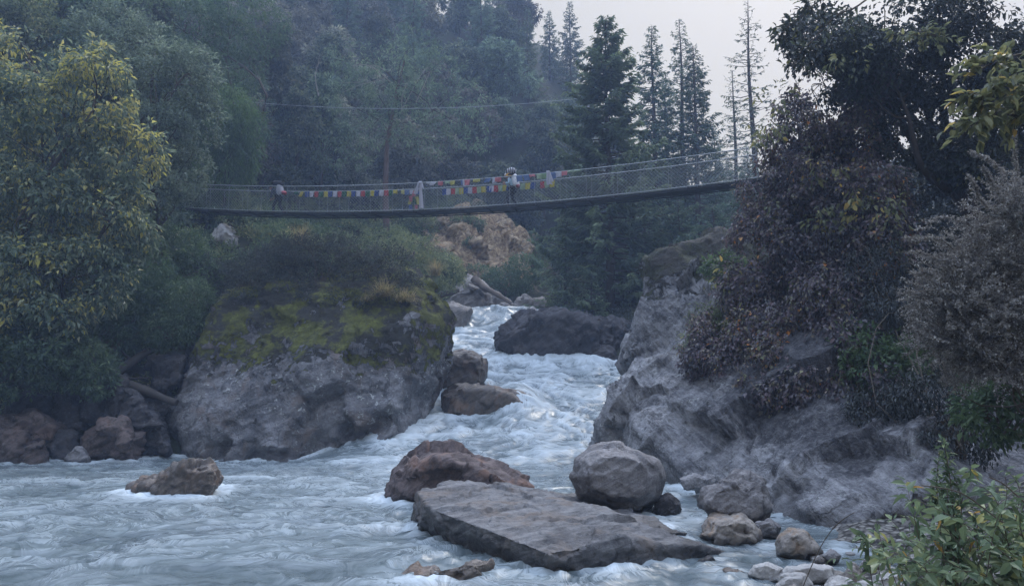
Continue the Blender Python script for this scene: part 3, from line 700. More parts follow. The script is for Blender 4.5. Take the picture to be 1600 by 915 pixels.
def river_mat():
    k = NT('river_water')
    geo = k.n('ShaderNodeNewGeometry'); pos = geo.outputs['Position']
    fo = k.n('ShaderNodeAttribute', attribute_name='foam').outputs['Fac']
    fw = k.n('ShaderNodeAttribute', attribute_name='flow').outputs['Vector']
    r2 = k.noise(fw, 2.6, 7, .64, .5); r3 = k.noise(fw, 7.5, 6, .68, .5); r4 = k.noise(fw, .9, 5, .6, .3)
    ln1 = k.math('SUBTRACT', 1.0, k.math('ABSOLUTE', k.math('MULTIPLY', k.math('SUBTRACT', r2, .5), 6.5)), clamp=True)
    ln3 = k.math('SUBTRACT', 1.0, k.math('ABSOLUTE', k.math('MULTIPLY', k.math('SUBTRACT', r3, .5), 7.)), clamp=True)
    soft = k.mapr(r4, .34, .66)
    a = k.math('MULTIPLY_ADD', k.math('POWER', ln1, 2.2), .50, k.math('MULTIPLY', soft, .20))
    a = k.math('MULTIPLY_ADD', k.math('MULTIPLY', ln3, k.mapr(r2, .34, .66)), .30, a)
    # the foam attribute sets how much of the lace is filled in
    m = k.math('MULTIPLY_ADD', a, k.mapr(fo, -.2, .8, .06, 1.0), k.math('MULTIPLY', k.mapr(fo, .32, 1.2), .56), clamp=True)
    deep = k.mix(k.mapr(k.noise(fw, .7, 5), .35, .65), (.062, .083, .092), (.115, .145, .152))
    col = k.mix(m, deep, (.47, .53, .565))
    rough = k.math('MULTIPLY_ADD', m, .45, .14)
    h = k.math('MULTIPLY_ADD', r3, .45, k.math('MULTIPLY', r2, .55))
    k.bsdf(col, rough, k.bump(h, .28, .08), .32)
    return k.m

wx = np.arange(-33, 9.5, .085); wy = np.concatenate([np.arange(-14, 6, .3), np.arange(6, 47.5, .075), np.arange(47.5, 62, .25)])
WX, WY = np.meshgrid(wx, wy)
WZ = level(WX, WY)
P = np.stack([WX.ravel(), WY.ravel(), np.zeros(WX.size)], 1)
slope = np.gradient(WZ, axis=0) / np.gradient(WY, axis=0)
rap = np.clip(slope / .3, 0, 1) * sstep(22, 25, WY)
rap = np.maximum(rap, .75 * sstep(24, 27, WY) * (WY < 46)) * sstep(-6.5, -4.5, WX)
# moving water fans out from the chute into the pool
fan = np.exp(-((WX + 2 - (26 - WY) * -.25) / (5 + (26 - WY).clip(0) * .55)) ** 2) * sstep(8, 20, WY) * (1 - rap)
wp = P + 1.2 * np.stack([fbm(P * .4, 3), fbm(P * .4 + 40, 3), 0 * P[:, 0]], 1)
big = fbm(wp * np.array([.42, .62, 1]), 3).reshape(WX.shape)
mid = fbm(wp * np.array([1.2, 1.9, 1]) + 11, 3, .55, True).reshape(WX.shape) - .6
fin = fbm(P * np.array([3.2, 4.6, 1]) + 23, 3).reshape(WX.shape)
calm = 1 - .75 * sstep(-13, -20, WX) * sstep(20, 24, WY)
shal = sstep(2.0, 4.0, WX) * (WY < 17)
amp = calm * (1 - .8 * shal)
WZ = WZ + amp * (1 - rap) * (.085 * big + .05 * mid + .016 * fin)
WZ = WZ + rap * (.26 * big + .055 * mid + .018 * fin)
def near_rocks():
    """how close each water cell is to a rock that breaks the surface"""
    g = np.zeros(WX.shape)
    for v in ROCKS:
        zz = level(v[:, 0], v[:, 1])
        k = (np.abs(v[:, 2] - zz) < .16) & (v[:, 0] > -33) & (v[:, 0] < 9.4) & (v[:, 1] > 6) & (v[:, 1] < 47)
        ix = np.round((v[k, 0] + 33) / .085).astype(int); iy = np.searchsorted(wy, v[k, 1])
        ok = (ix < WX.shape[1]) & (iy < WX.shape[0])
        g[iy[ok], ix[ok]] = 1
    def blur(a, n):
        for ax in (0, 1):
            c = np.cumsum(np.concatenate([np.zeros_like(np.take(a, [0], ax)), a], ax), ax)
            L = a.shape[ax]; hi = np.minimum(np.arange(L) + n, L - 1) + 1; lo = np.maximum(np.arange(L) - n, 0)
            a = (np.take(c, hi, ax) - np.take(c, lo, ax)) / (hi - lo).reshape((-1, 1) if ax == 0 else (1, -1))
        return a
    b = blur(blur(g, 3), 3); b2 = blur(blur(g, 7), 6)
    return np.clip(b * 5, 0, 1), np.clip(b2 * 4, 0, 1)
NR, NR2 = near_rocks()
WZ = WZ + .05 * NR * (.4 + .8 * (fin > 0)) * (1 - shal * .6)
# low standing wave over the wet rock before the slab and veil over the lower rapids rock
def bump_at(p, rx, ry, h):
    return h * np.exp(-((WX - p[0]) / rx) ** 2 - ((WY - p[1]) / ry) ** 2)
WZ = WZ + bump_at(at(806, 620, 30.2), 1.05, 1.6, 1.0) + bump_at(at(690, 880, 11.3), .8, .4, .10)
foam = -.02 + .34 * big + .20 * (mid + .2) + .1 * fin
foam = foam + .26 * fan + .30 * sstep(13.5, 9.5, WY) * sstep(1, -4, WX) * (.3 + big) 
foam = foam * calm - .12 * shal
foam = foam * (1 - rap) + rap * (.42 + .55 * big + .40 * mid + .15 * fin)
foam = foam + (.42 * NR + .14 * NR2) * (.45 + .9 * sstep(-.3, .5, big)) * (1 - .45 * shal)
chute = sstep(42.8, 43.8, WY) * (WY < 46.8); foam = foam * (1 - .45 * chute)
foam = np.clip(foam, 0, 1.3)
# filaments: carry every point back through swirling water, then stretch along the current
q = P[:, :2].copy()
def psi(x): 
    z3 = np.zeros((len(x), 1)); a = np.hstack([x, z3]); return pnoise(a * .42) + .42 * pnoise(a * 1.05 + 31.)
for _ in range(9):
    e = .05; p0 = psi(q); gx = (psi(q + [e, 0]) - p0) / e; gy = (psi(q + [0, e]) - p0) / e
    q = q - .16 * np.stack([gy, -gx], 1) * np.array([1.25, .9])
ch = sstep(20, 26, P[:, 1])[:, None]
al = np.array([-.92, -.38]); fl_pool = np.stack([q @ al * .42, q @ np.array([.38, -.92]) * 1.25], 1)
fl_ch = np.stack([q[:, 1] * -.55, q[:, 0] * 1.05], 1)
flow = np.hstack([fl_pool * (1 - ch) + fl_ch * ch, .25 * WZ.reshape(-1, 1)])
mb = MB(); grid_mesh(mb, WX, WY, WZ)
river = mb.obj('river', river_mat(), smooth=True); tag(river, kind='structure')
at_ = river.data.attributes.new('foam', 'FLOAT', 'POINT'); at_.data.foreach_set('value', foam.ravel().astype(np.float32))

at_ = river.data.attributes.new('flow', 'FLOAT_VECTOR', 'POINT'); at_.data.foreach_set('vector', flow.astype(np.float32).ravel())

# ------------------------------------------------------------------ suspension bridge
M['steel'] = plain('galvanised_steel', (.27, .29, .30), .5, .2, 5., .5, .5)
M['wire'] = plain('mesh_wire', (.34, .36, .37), .55, .15, 5., .3, .4)
M['deck'] = plain('deck_grating', (.07, .074, .085), .6, .3, 4., .5)
M['beam'] = plain('beam_steel', (.055, .058, .065), .6, .3, 4., .4)
BPX = np.array([180, 250, 340, 450, 545, 640, 700, 800, 900, 1000, 1130, 1170, 1240.])
BPZ = np.array([315, 322, 330, 335, 335.5, 334.5, 332, 326, 319, 304.5, 288.6, 282, 270.])
BY = 41 - (BPX - 250) / 925 * 10
_bp = np.array([at(a, b, c) for a, b, c in zip(BPX, BPZ, BY)])
BA, BB = _bp[0], _bp[-1]
BD = np.array([BB[0] - BA[0], BB[1] - BA[1], 0]); BL = np.linalg.norm(BD); BD /= BL
BN = np.array([-BD[1], BD[0], 0])                        # across the deck, away from the camera
_s = (_bp - BA) @ BD
_pf = np.polyfit(_s, _bp[:, 2], 4)
def bz(s): return np.polyval(_pf, s)
def bpt(s, across=0., up=0.):
    s = np.asarray(s, float)
    return BA[None] * np.array([1, 1, 0]) + s[..., None] * BD + across * BN + np.stack([0 * s, 0 * s, bz(s) + up], -1)
def b_at_px(px):
    """station along the near side whose pixel column is px"""
    t = np.linspace(0, BL, 3000); q = bpt(t)
    dx = q - np.array([0, 0, CZ]); dep = dx[:, 1] * CP + dx[:, 2] * SP
    return float(t[np.argmin(np.abs(800 + F * dx[:, 0] / dep - px))])
HR, BW = 1.36, 1.12
S = np.linspace(0, BL, 200)
bridge = empty('suspension_bridge', bpt(np.array([BL / 2]))[0], 'long sagging steel suspension footbridge with wire mesh sides hung with prayer flags', 'bridge')
mb = MB()
for k in range(len(S) - 1):
    a, b, c, d = bpt(S[k:k + 2], .06)[0], bpt(S[k:k + 2], .06)[1], bpt(S[k:k + 2], BW - .06)[1], bpt(S[k:k + 2], BW - .06)[0]
    w = np.array([0, 0, .04])
    mb.add([a, b, c, d, a - w, b - w, c - w, d - w], [(0, 1, 2, 3), (7, 6, 5, 4), (0, 4, 5, 1), (3, 2, 6, 7)])
mb.obj('deck', M['deck'], bridge)
for ac in (0., BW):
    mb = MB(); tube(mb, bpt(S, ac, HR), .022, 6); mb.obj('handrail_cable', M['steel'], bridge, smooth=True)
    mb = MB(); tube(mb, bpt(S, ac, .03), .02, 6); mb.obj('deck_edge_cable', M['steel'], bridge, smooth=True)
for ac in (.1, BW - .1):
    mb = MB(); tube(mb, bpt(S, ac, -.10), .03, 6); mb.obj('main_cable', M['beam'], bridge, smooth=True)
st = np.arange(.5, BL, (b_at_px(583) - b_at_px(484)) / 3.0)
for s in st:
    c = bpt(np.array([s]), BW / 2, -.075)[0]
    mb = MB(); box(mb, c, BD * .05, BN * (BW / 2 + .08), np.array([0, 0, .03])); mb.obj('crossbeam', M['beam'], bridge)
for ac, off in ((0., 0.), (BW, .0)):
    for s in st:
        mb = MB(); tube(mb, np.stack([bpt(np.array([s]), ac, -.05)[0], bpt(np.array([s]), ac, HR)[0]]), .009, 5)
        mb.obj('hanger', M['steel'], bridge)
for ac in (0.02, BW - .02):
    mb = MB(); cell = .17; r = .0036
    for dr in (1, -1):
        for s0 in np.arange(-HR, BL + HR, cell):
            s1, s2 = s0, s0 + dr * HR
            t = np.linspace(0, 1, 5); ss = s1 + (s2 - s1) * t; hh = HR * t
            ok = (ss > 0) & (ss < BL)
            if ok.sum() < 2: continue
            tube(mb, np.array([bpt(np.array([a]), ac, .02 + h * .985)[0] for a, h in zip(ss[ok], hh[ok])]), r, 3, cap=False)
    mb.obj('mesh_panel', M['wire'], bridge)
# stone anchor pier at the far bank
# overhead cable across the gorge
c0, c1 = at(300, 150, 50), at(1010, 140, 50)
t = np.linspace(0, 1, 60)
pc = c0[None] * (1 - t)[:, None] + c1[None] * t[:, None]; pc[:, 2] -= 1.15 * 4 * t * (1 - t)
mb = MB(); tube(mb, pc, .018, 5)
tag(mb.obj('overhead_cable', M['steel'], origin=c0), 'thin grey cable strung across the gorge high above the bridge', 'cable')

# ------------------------------------------------------------------ prayer flags
FL = {'b': (.07, .11, .29), 'w': (.55, .55, .62), 'r': (.44, .09, .10), 'g': (.045, .14, .085), 'y': (.48, .42, .08),
      'pw': (.45, .46, .52), 'pr': (.50, .20, .22), 'pg': (.22, .32, .20), 'py': (.48, .46, .16), 'pb': (.14, .20, .36), 'lg': (.33, .42, .30)}
CN = {'b': 'blue', 'w': 'white', 'r': 'red', 'g': 'green', 'y': 'yellow', 'pw': 'faded white', 'pr': 'faded pink', 'pg': 'faded green', 'py': 'faded yellow', 'pb': 'faded blue', 'lg': 'pale green'}
def cloth_mat(key):
    n = 'cloth_' + CN[key].replace(' ', '_')
    if n in M: return M[n]
    k = NT(n); oc = k.n('ShaderNodeTexCoord').outputs['Object']
    c = FL[key]; pr = k.noise(k.mapping(oc, (30, 30, 55)), 1., 3, .7)
    col = k.mix(k.mapr(pr, .52, .66), c, tuple(x * .62 for x in c))
    b = k.bsdf(col, .85, None, .1); t = k.n('ShaderNodeBsdfTranslucent'); k.l(col, t.inputs[0])
    m = k.n('ShaderNodeMixShader'); m.inputs[0].default_value = .3; k.l(b.outputs[0], m.inputs[1]); k.l(t.outputs[0], m.inputs[2]); k.l(m.outputs[0], k.out.inputs[0])
    M[n] = k.m
    return k.m
def cloth(mb, fn, nu=7, nv=7, thick=.004):
    u, v = np.meshgrid(np.linspace(0, 1, nu), np.linspace(0, 1, nv))
    p = np.array([fn(a, b) for a, b in zip(u.ravel(), v.ravel())])
    off = BN * thick
    i = (np.arange(nv - 1)[:, None] * nu + np.arange(nu - 1)[None]).ravel()
    q = np.stack([i, i + 1, i + nu + 1, i + nu], -1)
    mb.add(np.vstack([p - off, p + off]), np.vstack([q[:, ::-1], q + nu * nv]))
def flag_string(seq, ac, up, label, w=.235, h=.30, skew=0., cord=True, sag=.0):
    """seq: (pixel column where the flag starts, colour key, slant)"""
    root = empty('prayer_flag_string', bpt(np.array([b_at_px(seq[0][0])]), ac, up)[0], label, 'prayer flags', 'strings of prayer flags on the bridge')
    s0, s1 = b_at_px(seq[0][0]) - .2, b_at_px(seq[-1][0]) + .5
    if cord:
        tt = np.linspace(s0, s1, 30); mb = MB(); tube(mb, bpt(tt, ac, up), .008, 4); mb.obj('cord', M['steel'], root)
    for i, it in enumerate(seq):
        px, key, sl = it[0], it[1], it[2]
        wd = it[3] if len(it) > 3 else w; hh = it[4] if len(it) > 4 else h
        s = b_at_px(px); ph = random.uniform(0, 6); fl = random.uniform(.02, .05)
        def fn(u, v):
            p = bpt(np.array([s + u * wd + sl * v * hh]), ac, up - v * hh * (1 - .12 * abs(sl)) + .01 * math.sin(u * 9 + ph) * v)[0]
            return p - BN * (.035 + fl * math.sin(u * 5 + ph + v * 2) * v)
        mb = MB(); cloth(mb, fn)
        mb.obj('flag', cloth_mat(key), root, smooth=True)
    return root
st1 = [(441, 'g', 0, .2, .16)]
px = 450.5
for i, key in enumerate('ybwrgybwrgybwrgybwrgy'):
    st1.append((px, key, -.45 if i == 0 else random.uniform(-.08, .05), .235 if i else .2, .30 if i < 20 else .2)); px += 7.42
flag_string(st1, BW - .06, HR * .985, 'bright prayer flag string in repeating yellow, blue, white, red and green beside the bent porter')
st2 = []
for px, key in zip((677, 684, 691, 697.5, 704.5, 711.5, 718.5, 725.5, 732.5, 739.5, 749, 753, 760, 767, 774.5, 780), ('b', 'w', 'r', 'lg', 'y', 'b', 'pw', 'r', 'lg', 'y', 'b', 'w', 'r', 'lg', 'y', 'b')):
    st2.append((px, key, random.uniform(-.06, .06)))
for px, key in zip((803, 811, 820, 834.5, 841.5, 850.5), ('lg', 'y', 'b', 'r', 'lg', 'y')): st2.append((px, key, random.uniform(-.1, .02)))
flag_string(st2, BW - .06, HR * .93, 'lower string of square prayer flags from white scarf past the upright walker', h=.31)
st3 = [(667, 'pw', -.7, .26, .1), (675, 'w', -.8, .26, .18), (685, 'pr', .1, .24, .2), (695.5, 'lg', .1, .24, .13), (704, 'py', -.1, .24, .2), (720, 'pb', .1, .1, .24), (723, 'pw', .1, .12, .3), (726, 'pr', -.2, .3, .28),
       (740, 'py', -.1, .36, .15), (759, 'pb', -.5, .28, .2), (770, 'pw', .05, .2, .26), (774, 'pr', .1, .3, .22), (807, 'pb', .1, .3, .3), (818, 'pb', .25, .28, .28), (827, 'pr', .4, .28, .12), (838.5, 'lg', .2, .26, .26), (847, 'pg', .1, .24, .26),
       (861, 'pb', .1, .24, .3), (868, 'pw', .05, .3, .26), (876.5, 'pr', -.15, .34, .2), (887, 'lg', 0, .32, .07), (898, 'lg', 0, .36, .06)]
flag_string(st3, -.03, HR - .01, 'upper string of ragged faded prayer flags along the top rail', cord=False)
st4 = [(611, 'py', .1, .2, .2), (617, 'pb', .05, .25, .26), (625, 'pw', 0, .2, .22)]
tang = flag_string(st4, BW - .06, HR * .96, 'short tangled bunch of prayer flags hanging down inside the mesh')
for px, up, key, w, h, sl in ((624, .98, 'pr', .2, .3, .1), (630, 1.22, 'pr', .22, .26, .0), (624, .80, 'py', .2, .26, -.1), (631, .86, 'g', .14, .3, .1), (635, .92, 'py', .16, .4, .2), (624.5, .52, 'pb', .2, .26, .2), (634, .5, 'pr', .16, .3, -.1),
                              (624, .28, 'pw', .2, .24, -.2), (628.5, .22, 'lg', .28, .2, .1), (634, .26, 'lg', .2, .18, .2), (637, 1.2, 'pb', .2, .16, 0)):
    s = b_at_px(px); ph = random.uniform(0, 6)
    mb = MB(); cloth(mb, lambda u, v: bpt(np.array([s + u * w + sl * v * h]), BW - .14, up - v * h)[0] + BN * .05 * math.sin(u * 7 + ph + 3 * v))
    mb.obj('flag', cloth_mat(key), tang, smooth=True)
def scarf(px, up, length, label, tail):
    s = b_at_px(px); mb = MB()
    for w0, w1, ln, off, lean in tail:
        cloth(mb, lambda u, v: bpt(np.array([s + off + (u - .5) * (w0 + (w1 - w0) * v) + lean * v]), -.06, up - v * ln)[0] - BN * (.05 + .05 * math.sin(u * 8 + off * 20 + v * 3) * (.3 + v)), 9, 14)
    tube(mb, np.stack([bpt(np.array([s + d]), -.05, up)[0] for d in (-.07, 0, .07)]), .05, 6)
    o = mb.obj('ceremonial_scarf', cloth_mat('w'), origin=bpt(np.array([s]), -.05, up - length)[0], smooth=True)
    tag(o, label, 'scarf', 'white scarves tied to the rail')
scarf(657, HR + .02, 1.3, 'long white scarf tied to the rail with a tail reaching the deck', [(.10, .20, .60, -.07, -.14), (.09, .22, 1.32, .04, .05), (.07, .15, .32, .07, .08)])
scarf(857, HR + .04, .6, 'short white scarf tied to the top rail near the upright walker', [(.1, .26, .62, 0, .08), (.08, .18, .5, .07, .12)])

# ------------------------------------------------------------------ people on the bridge
M['skin'] = plain('skin', (.32, .19, .13), .6, .1)
M['hair'] = plain('hair', (.02, .018, .018), .7, .2)
M['navy'] = plain('dark_trousers', (.022, .026, .038), .85, .25)
M['greyblue'] = plain('grey_jacket', (.07, .08, .11), .85, .2)
M['slate'] = plain('slate_trousers', (.05, .058, .07), .85, .2)
M['lightblue'] = plain('light_blue_jacket', (.30, .42, .50), .8, .18)
M['black'] = plain('black_cloth', (.02, .02, .024), .8, .3)
M['white_cloth'] = plain('white_cloth', (.62, .63, .66), .8, .1)
M['shoe_white'] = plain('pale_shoe', (.5, .5, .5), .7, .1)
M['orange'] = plain('orange_cloth', (.55, .30, .05), .8, .15)
M['red_cloth'] = plain('red_cloth', (.38, .06, .08), .8, .15)
M['pack_pale'] = plain('pale_pack', (.30, .31, .36), .8, .35, 14.)

def skin(name, joints, bones, mat, parent=None, origin=None, sub=2, root=None):
    """joints: {name: (xyz, radius)}; grown as one continuous surface"""
    names = list(joints); idx = {n: i for i, n in enumerate(names)}
    me = bpy.data.meshes.new(name); base = np.array(origin if origin is not None else (0, 0, 0), float)
    me.from_pydata([tuple(np.array(joints[n][0]) - base) for n in names], [(idx[a], idx[b]) for a, b in bones], [])
    o = bpy.data.objects.new(name, me); COL.objects.link(o)
    md = o.modifiers.new('s', 'SKIN'); md.use_smooth_shade = True
    for n in names:
        sv = me.skin_vertices[0].data[idx[n]]; r = joints[n][1]; sv.radius = (r, r) if np.isscalar(r) else r
        sv.use_root = (n == (root or names[0]))
    sb = o.modifiers.new('d', 'SUBSURF'); sb.levels = sub; sb.render_levels = sub
    dg = bpy.context.evaluated_depsgraph_get(); m2 = bpy.data.meshes.new_from_object(o.evaluated_get(dg))
    bpy.data.objects.remove(o); bpy.data.meshes.remove(me)
    m2.name = name; m2.materials.clear(); m2.materials.append(mat)
    m2.polygons.foreach_set('use_smooth', np.ones(len(m2.polygons), bool))
    o = bpy.data.objects.new(name, m2); COL.objects.link(o)
    if parent is not None: o.parent = parent; o.location = base - np.array(parent.location)
    else: o.location = base
    return o

def blob(mb, c, rx, ry, rz, seed=0, noise=.0, nu=16, nv=10, tint=.5, power=1.):
    th = np.linspace(0, math.pi, nv); ph = np.arange(nu) * 2 * math.pi / nu
    T, Pp = np.meshgrid(th, ph, indexing='ij')
    sg = lambda a: np.sign(a) * np.abs(a) ** power
    n = np.stack([sg(np.sin(T)) * sg(np.cos(Pp)), sg(np.sin(T)) * sg(np.sin(Pp)), sg(np.cos(T))], -1).reshape(-1, 3)
    k = 1 + noise * pnoise(n * 2 + seed * 5)
    ax = np.stack([np.asarray(rx, float), np.asarray(ry, float), np.asarray(rz, float)])
    v = np.asarray(c) + (n * k[:, None]) @ ax
    i = np.arange(nv - 1)[:, None] * nu + np.arange(nu)[None]; j = np.arange(nv - 1)[:, None] * nu + (np.arange(nu)[None] + 1) % nu
    mb.add(v, np.stack([i, i + nu, j + nu, j], -1).reshape(-1, 4), tint=tint)

Z3 = np.array([0, 0, 1.0])
def walker(px, lean, stride, label, top_m, leg_m, shoe_m, cap_m, arms, height=1.66, head_fwd=.0):
    """walks along the deck towards -BD; lean: forward tilt of the trunk in radians"""
    s = b_at_px(px); o0 = bpt(np.array([s]), BW / 2, .0)[0]
    f, l = -BD, -BN; sc = height / 1.7            # forward, and the side nearest the camera
    def W(a, b, c): return o0 + sc * (a * f + b * l + c * Z3)
    def T(a, b, c):                                # on the leaning trunk: a forward, b side, c above the hip
        return W(a * math.cos(lean) + c * math.sin(lean) - .02, b, .90 + c * math.cos(lean) - a * math.sin(lean))
    J = {}
    J['pelvis'] = (T(0, 0, 0), (.15, .12)); J['waist'] = (T(0, 0, .17), (.13, .105)); J['chest'] = (T(0, 0, .36), (.155, .115)); J['neckb'] = (T(0, 0, .50), (.085, .075))
    J['neck'] = (T(.02 + head_fwd * .4, 0, .56), .052); J['head1'] = (T(.05 + head_fwd, 0, .64), (.075, .085)); J['head2'] = (T(.06 + head_fwd, 0, .72), (.078, .09)); J['head3'] = (T(.055 + head_fwd, 0, .79), .06)
    bones = [('pelvis', 'waist'), ('waist', 'chest'), ('chest', 'neckb'), ('neckb', 'neck'), ('neck', 'head1'), ('head1', 'head2'), ('head2', 'head3')]
    for sd, nm, st_ in ((1, 'a', stride), (-1, 'b', -stride)):
        J['hip' + nm] = (T(0, .085 * sd, -.04), .092); J['knee' + nm] = (W(.10 + .16 * st_, .09 * sd, .48), .062)
        J['ank' + nm] = (W(.02 + .34 * st_ - .05, .09 * sd, .085), .042); J['toe' + nm] = (W(.02 + .34 * st_ + .13, .10 * sd, .04), .034)
        bones += [('pelvis', 'hip' + nm), ('hip' + nm, 'knee' + nm), ('knee' + nm, 'ank' + nm), ('ank' + nm, 'toe' + nm)]
        el, ha = arms[0 if sd > 0 else 1]
        J['sho' + nm] = (T(0, .18 * sd, .46), .062); J['elb' + nm] = (T(el[0], (.20 + el[2]) * sd, el[1]), .045); J['wri' + nm] = (T(ha[0], (.20 + ha[2]) * sd, ha[1]), .03)
        bones += [('chest', 'sho' + nm), ('sho' + nm, 'elb' + nm), ('elb' + nm, 'wri' + nm)]
        e, w = J['elb' + nm][0], J['wri' + nm][0]; d = (w - e) / np.linalg.norm(w - e); sdv = l * sd; pl = np.cross(d, sdv); pl /= np.linalg.norm(pl)
        J['palm' + nm] = (w + d * .07, (.036, .02)); bones.append(('wri' + nm, 'palm' + nm))
        for q, (o_, ln) in enumerate(((-.028, .062), (-.009, .075), (.010, .07), (.028, .055))):
            J[f'k{q}' + nm] = (w + d * .095 + pl * o_, .0105); J[f't{q}' + nm] = (w + d * (.095 + ln) + pl * o_ * 1.1 - sdv * .02, .008)
            bones += [('palm' + nm, f'k{q}' + nm), (f'k{q}' + nm, f't{q}' + nm)]
        J['th' + nm] = (w + d * .05 - pl * .05, .011); J['tt' + nm] = (w + d * .09 - pl * .06 - sdv * .02, .009)
        bones += [('wri' + nm, 'th' + nm), ('th' + nm, 'tt' + nm)]
    H = J['head2'][0]; hf = (T(1, 0, 0) - T(0, 0, 0)); hf = hf / np.linalg.norm(hf)
    J['nose'] = (H + hf * .10 * sc - Z3 * .01, .018); bones.append(('head2', 'nose'))
    body = skin('person', J, bones, M['skin'], None, o0, 2, 'pelvis'); tag(body, label, 'person')
    g = lambda names, ex: {n: (J[n][0], tuple(np.array(J[n][1]) + ex) if not np.isscalar(J[n][1]) else J[n][1] + ex) for n in names}
    tn = ['waist', 'chest', 'neckb', 'shoa', 'elba', 'wria', 'shob', 'elbb', 'wrib', 'pelvis']
    skin('jacket', g(tn, .022), [b for b in bones if b[0] in tn and b[1] in tn], top_m, body, o0, 2, 'chest')
    ln_ = ['pelvis', 'hipa', 'kneea', 'anka', 'hipb', 'kneeb', 'ankb']
    skin('trousers', g(ln_, .018), [b for b in bones if b[0] in ln_ and b[1] in ln_], leg_m, body, o0, 2, 'pelvis')
    for nm in 'ab':
        mb = MB(); a, t_ = J['ank' + nm][0], J['toe' + nm][0]; d = (t_ - a); d[2] = 0; d /= np.linalg.norm(d)
        blob(mb, (a + t_) / 2 - Z3 * .0 + np.array([0, 0, -.01]), d * .15, np.cross(d, Z3) * .055, Z3 * .055, 1, .1)
        mb.obj('shoe', shoe_m, body, smooth=True)
    up = T(0, 0, 1) - T(0, 0, 0); up /= np.linalg.norm(up)
    mb = MB(); blob(mb, J['head2'][0] + up * .055 - hf * .02, hf * .105, l * .093, up * .085, 2, .05); mb.obj('cap' if cap_m is M['white_cloth'] else 'hair', cap_m, body, smooth=True)
    for sd in (1, -1):
        mb = MB(); blob(mb, H + l * .085 * sd * sc, hf * .02, l * .012, up * .032, 3); mb.obj('ear', M['skin'], body, smooth=True)
        mb = MB(); blob(mb, H + hf * .082 * sc + l * .03 * sd + up * .015, hf * .012, l * .014, up * .009, 3); mb.obj('eye', M['black'], body, smooth=True)
    mb = MB(); blob(mb, H + hf * .08 * sc - up * .055, hf * .012, l * .026, up * .008, 3); mb.obj('mouth', M['red_cloth'], body, smooth=True)
    return body, T, f, l, up, hf, o0
# bent porter with a tall pack
A1 = (((.16, .30, .02), (.34, .16, -.04)), ((.12, .28, .02), (.30, .22, -.05)))
pb, T, f, l, up, hf, o0 = walker(424, .62, .72, 'person bent forward under a tall dark pack walking towards the trees', M['greyblue'], M['navy'], M['shoe_white'], M['hair'], A1, 1.74, .06)
pk = empty('backpack', T(-.25, 0, .05), 'tall grey pack with a dark roll on top carried by the bent person', 'backpack', 'backpacks')
bc = T(0, 0, .36) - f * .27 + Z3 * .03; bu = norm(Z3 + f * .12)
mb = MB(); blob(mb, bc, f * .16, l * .22, bu * .34, 4, .14, power=.7); mb.obj('bag', M['pack_pale'], pk, smooth=True)
mb = MB(); blob(mb, bc + bu * .40 + f * .13, f * .30, l * .26, bu * .14, 5, .2, power=.8); mb.obj('bedroll', M['black'], pk, smooth=True)
mb = MB(); blob(mb, T(-.36, 0, -.03), hf * .11, l * .2, up * .09, 6, .2); mb.obj('red_bundle', M['red_cloth'], pk, smooth=True)
mb = MB(); box(mb, T(.20, -.05, .62), hf * .05, l * .02, up * .14); mb.obj('white_tag', M['white_cloth'], pk)
for sd in (1, -1):
    mb = MB(); tube(mb, np.stack([T(-.1, .13 * sd, .55), T(.1, .13 * sd, .5), T(.14, .13 * sd, .35), T(.02, .16 * sd, .12), T(-.12, .15 * sd, .08)]), .022, 6); mb.obj('strap', M['black'], pk, smooth=True)
# upright walker
A2 = (((.04, .22, .05), (.22, .34, .0)), ((.1, .25, .04), (.32, .38, -.02)))
pb, T, f, l, up, hf, o0 = walker(794, .22, .55, 'person in light blue jacket and white cap walking upright among the flags', M['lightblue'], M['navy'], M['black'], M['white_cloth'], A2, 1.7, .10)
pk = empty('backpack', T(-.25, 0, .05), 'black and white striped pack with an orange pouch on the upright walker', 'backpack', 'backpacks')
def stripe_mat():
    k = NT('striped_cloth'); oc = k.n('ShaderNodeTexCoord').outputs['Object']
    w = k.n('ShaderNodeTexWave'); w.inputs['Scale'].default_value = 3.2; w.inputs['Distortion'].default_value = 3.; k.l(oc, w.inputs[0])
    k.bsdf(k.mix(k.mapr(w.outputs['Fac'], .4, .6), (.03, .03, .035), (.42, .43, .48)), .8); return k.m
mb = MB(); blob(mb, T(-.24, 0, .34), hf * .16, l * .2, up * .34, 7, .1, power=.7); mb.obj('bag', M['white_cloth'], pk, smooth=True)
mb = MB(); blob(mb, T(-.12, 0, .86), hf * .26, l * .24, up * .17, 8, .12, power=.85); mb.obj('bedroll', stripe_mat(), pk, smooth=True)
mb = MB(); blob(mb, T(-.02, .16, .66), hf * .15, l * .06, up * .09, 9, .1, power=.6); mb.obj('pouch', M['orange'], pk, smooth=True)
mb = MB(); blob(mb, T(-.10, .05, .67), hf * .2, l * .2, up * .07, 9, .15, power=.8); mb.obj('strap_bundle', M['black'], pk, smooth=True)
mb = MB(); blob(mb, T(-.30, .03, .06), hf * .1, l * .15, up * .09, 9, .15); mb.obj('pink_bundle', cloth_mat('pr'), pk, smooth=True)
for sd in (1, -1):
    mb = MB(); tube(mb, np.stack([T(-.1, .13 * sd, .55), T(.1, .13 * sd, .5), T(.14, .13 * sd, .35), T(.02, .16 * sd, .12), T(-.12, .15 * sd, .08)]), .022, 6); mb.obj('strap', M['black'], pk, smooth=True)
# ------------------------------------------------------------------ plants
UPV = np.array([0, 0, 1.0])
def pb(px, py, Y, rx, ry=None, rd=None):
    """a blob of foliage: centre pixel, distance, half width and half height in photo pixels, half depth in metres"""
    ry = ry or rx; k = Y / F
    return at(px, py, Y), np.array([rx * k, rd or (rx + ry) * .5 * k, ry * k])

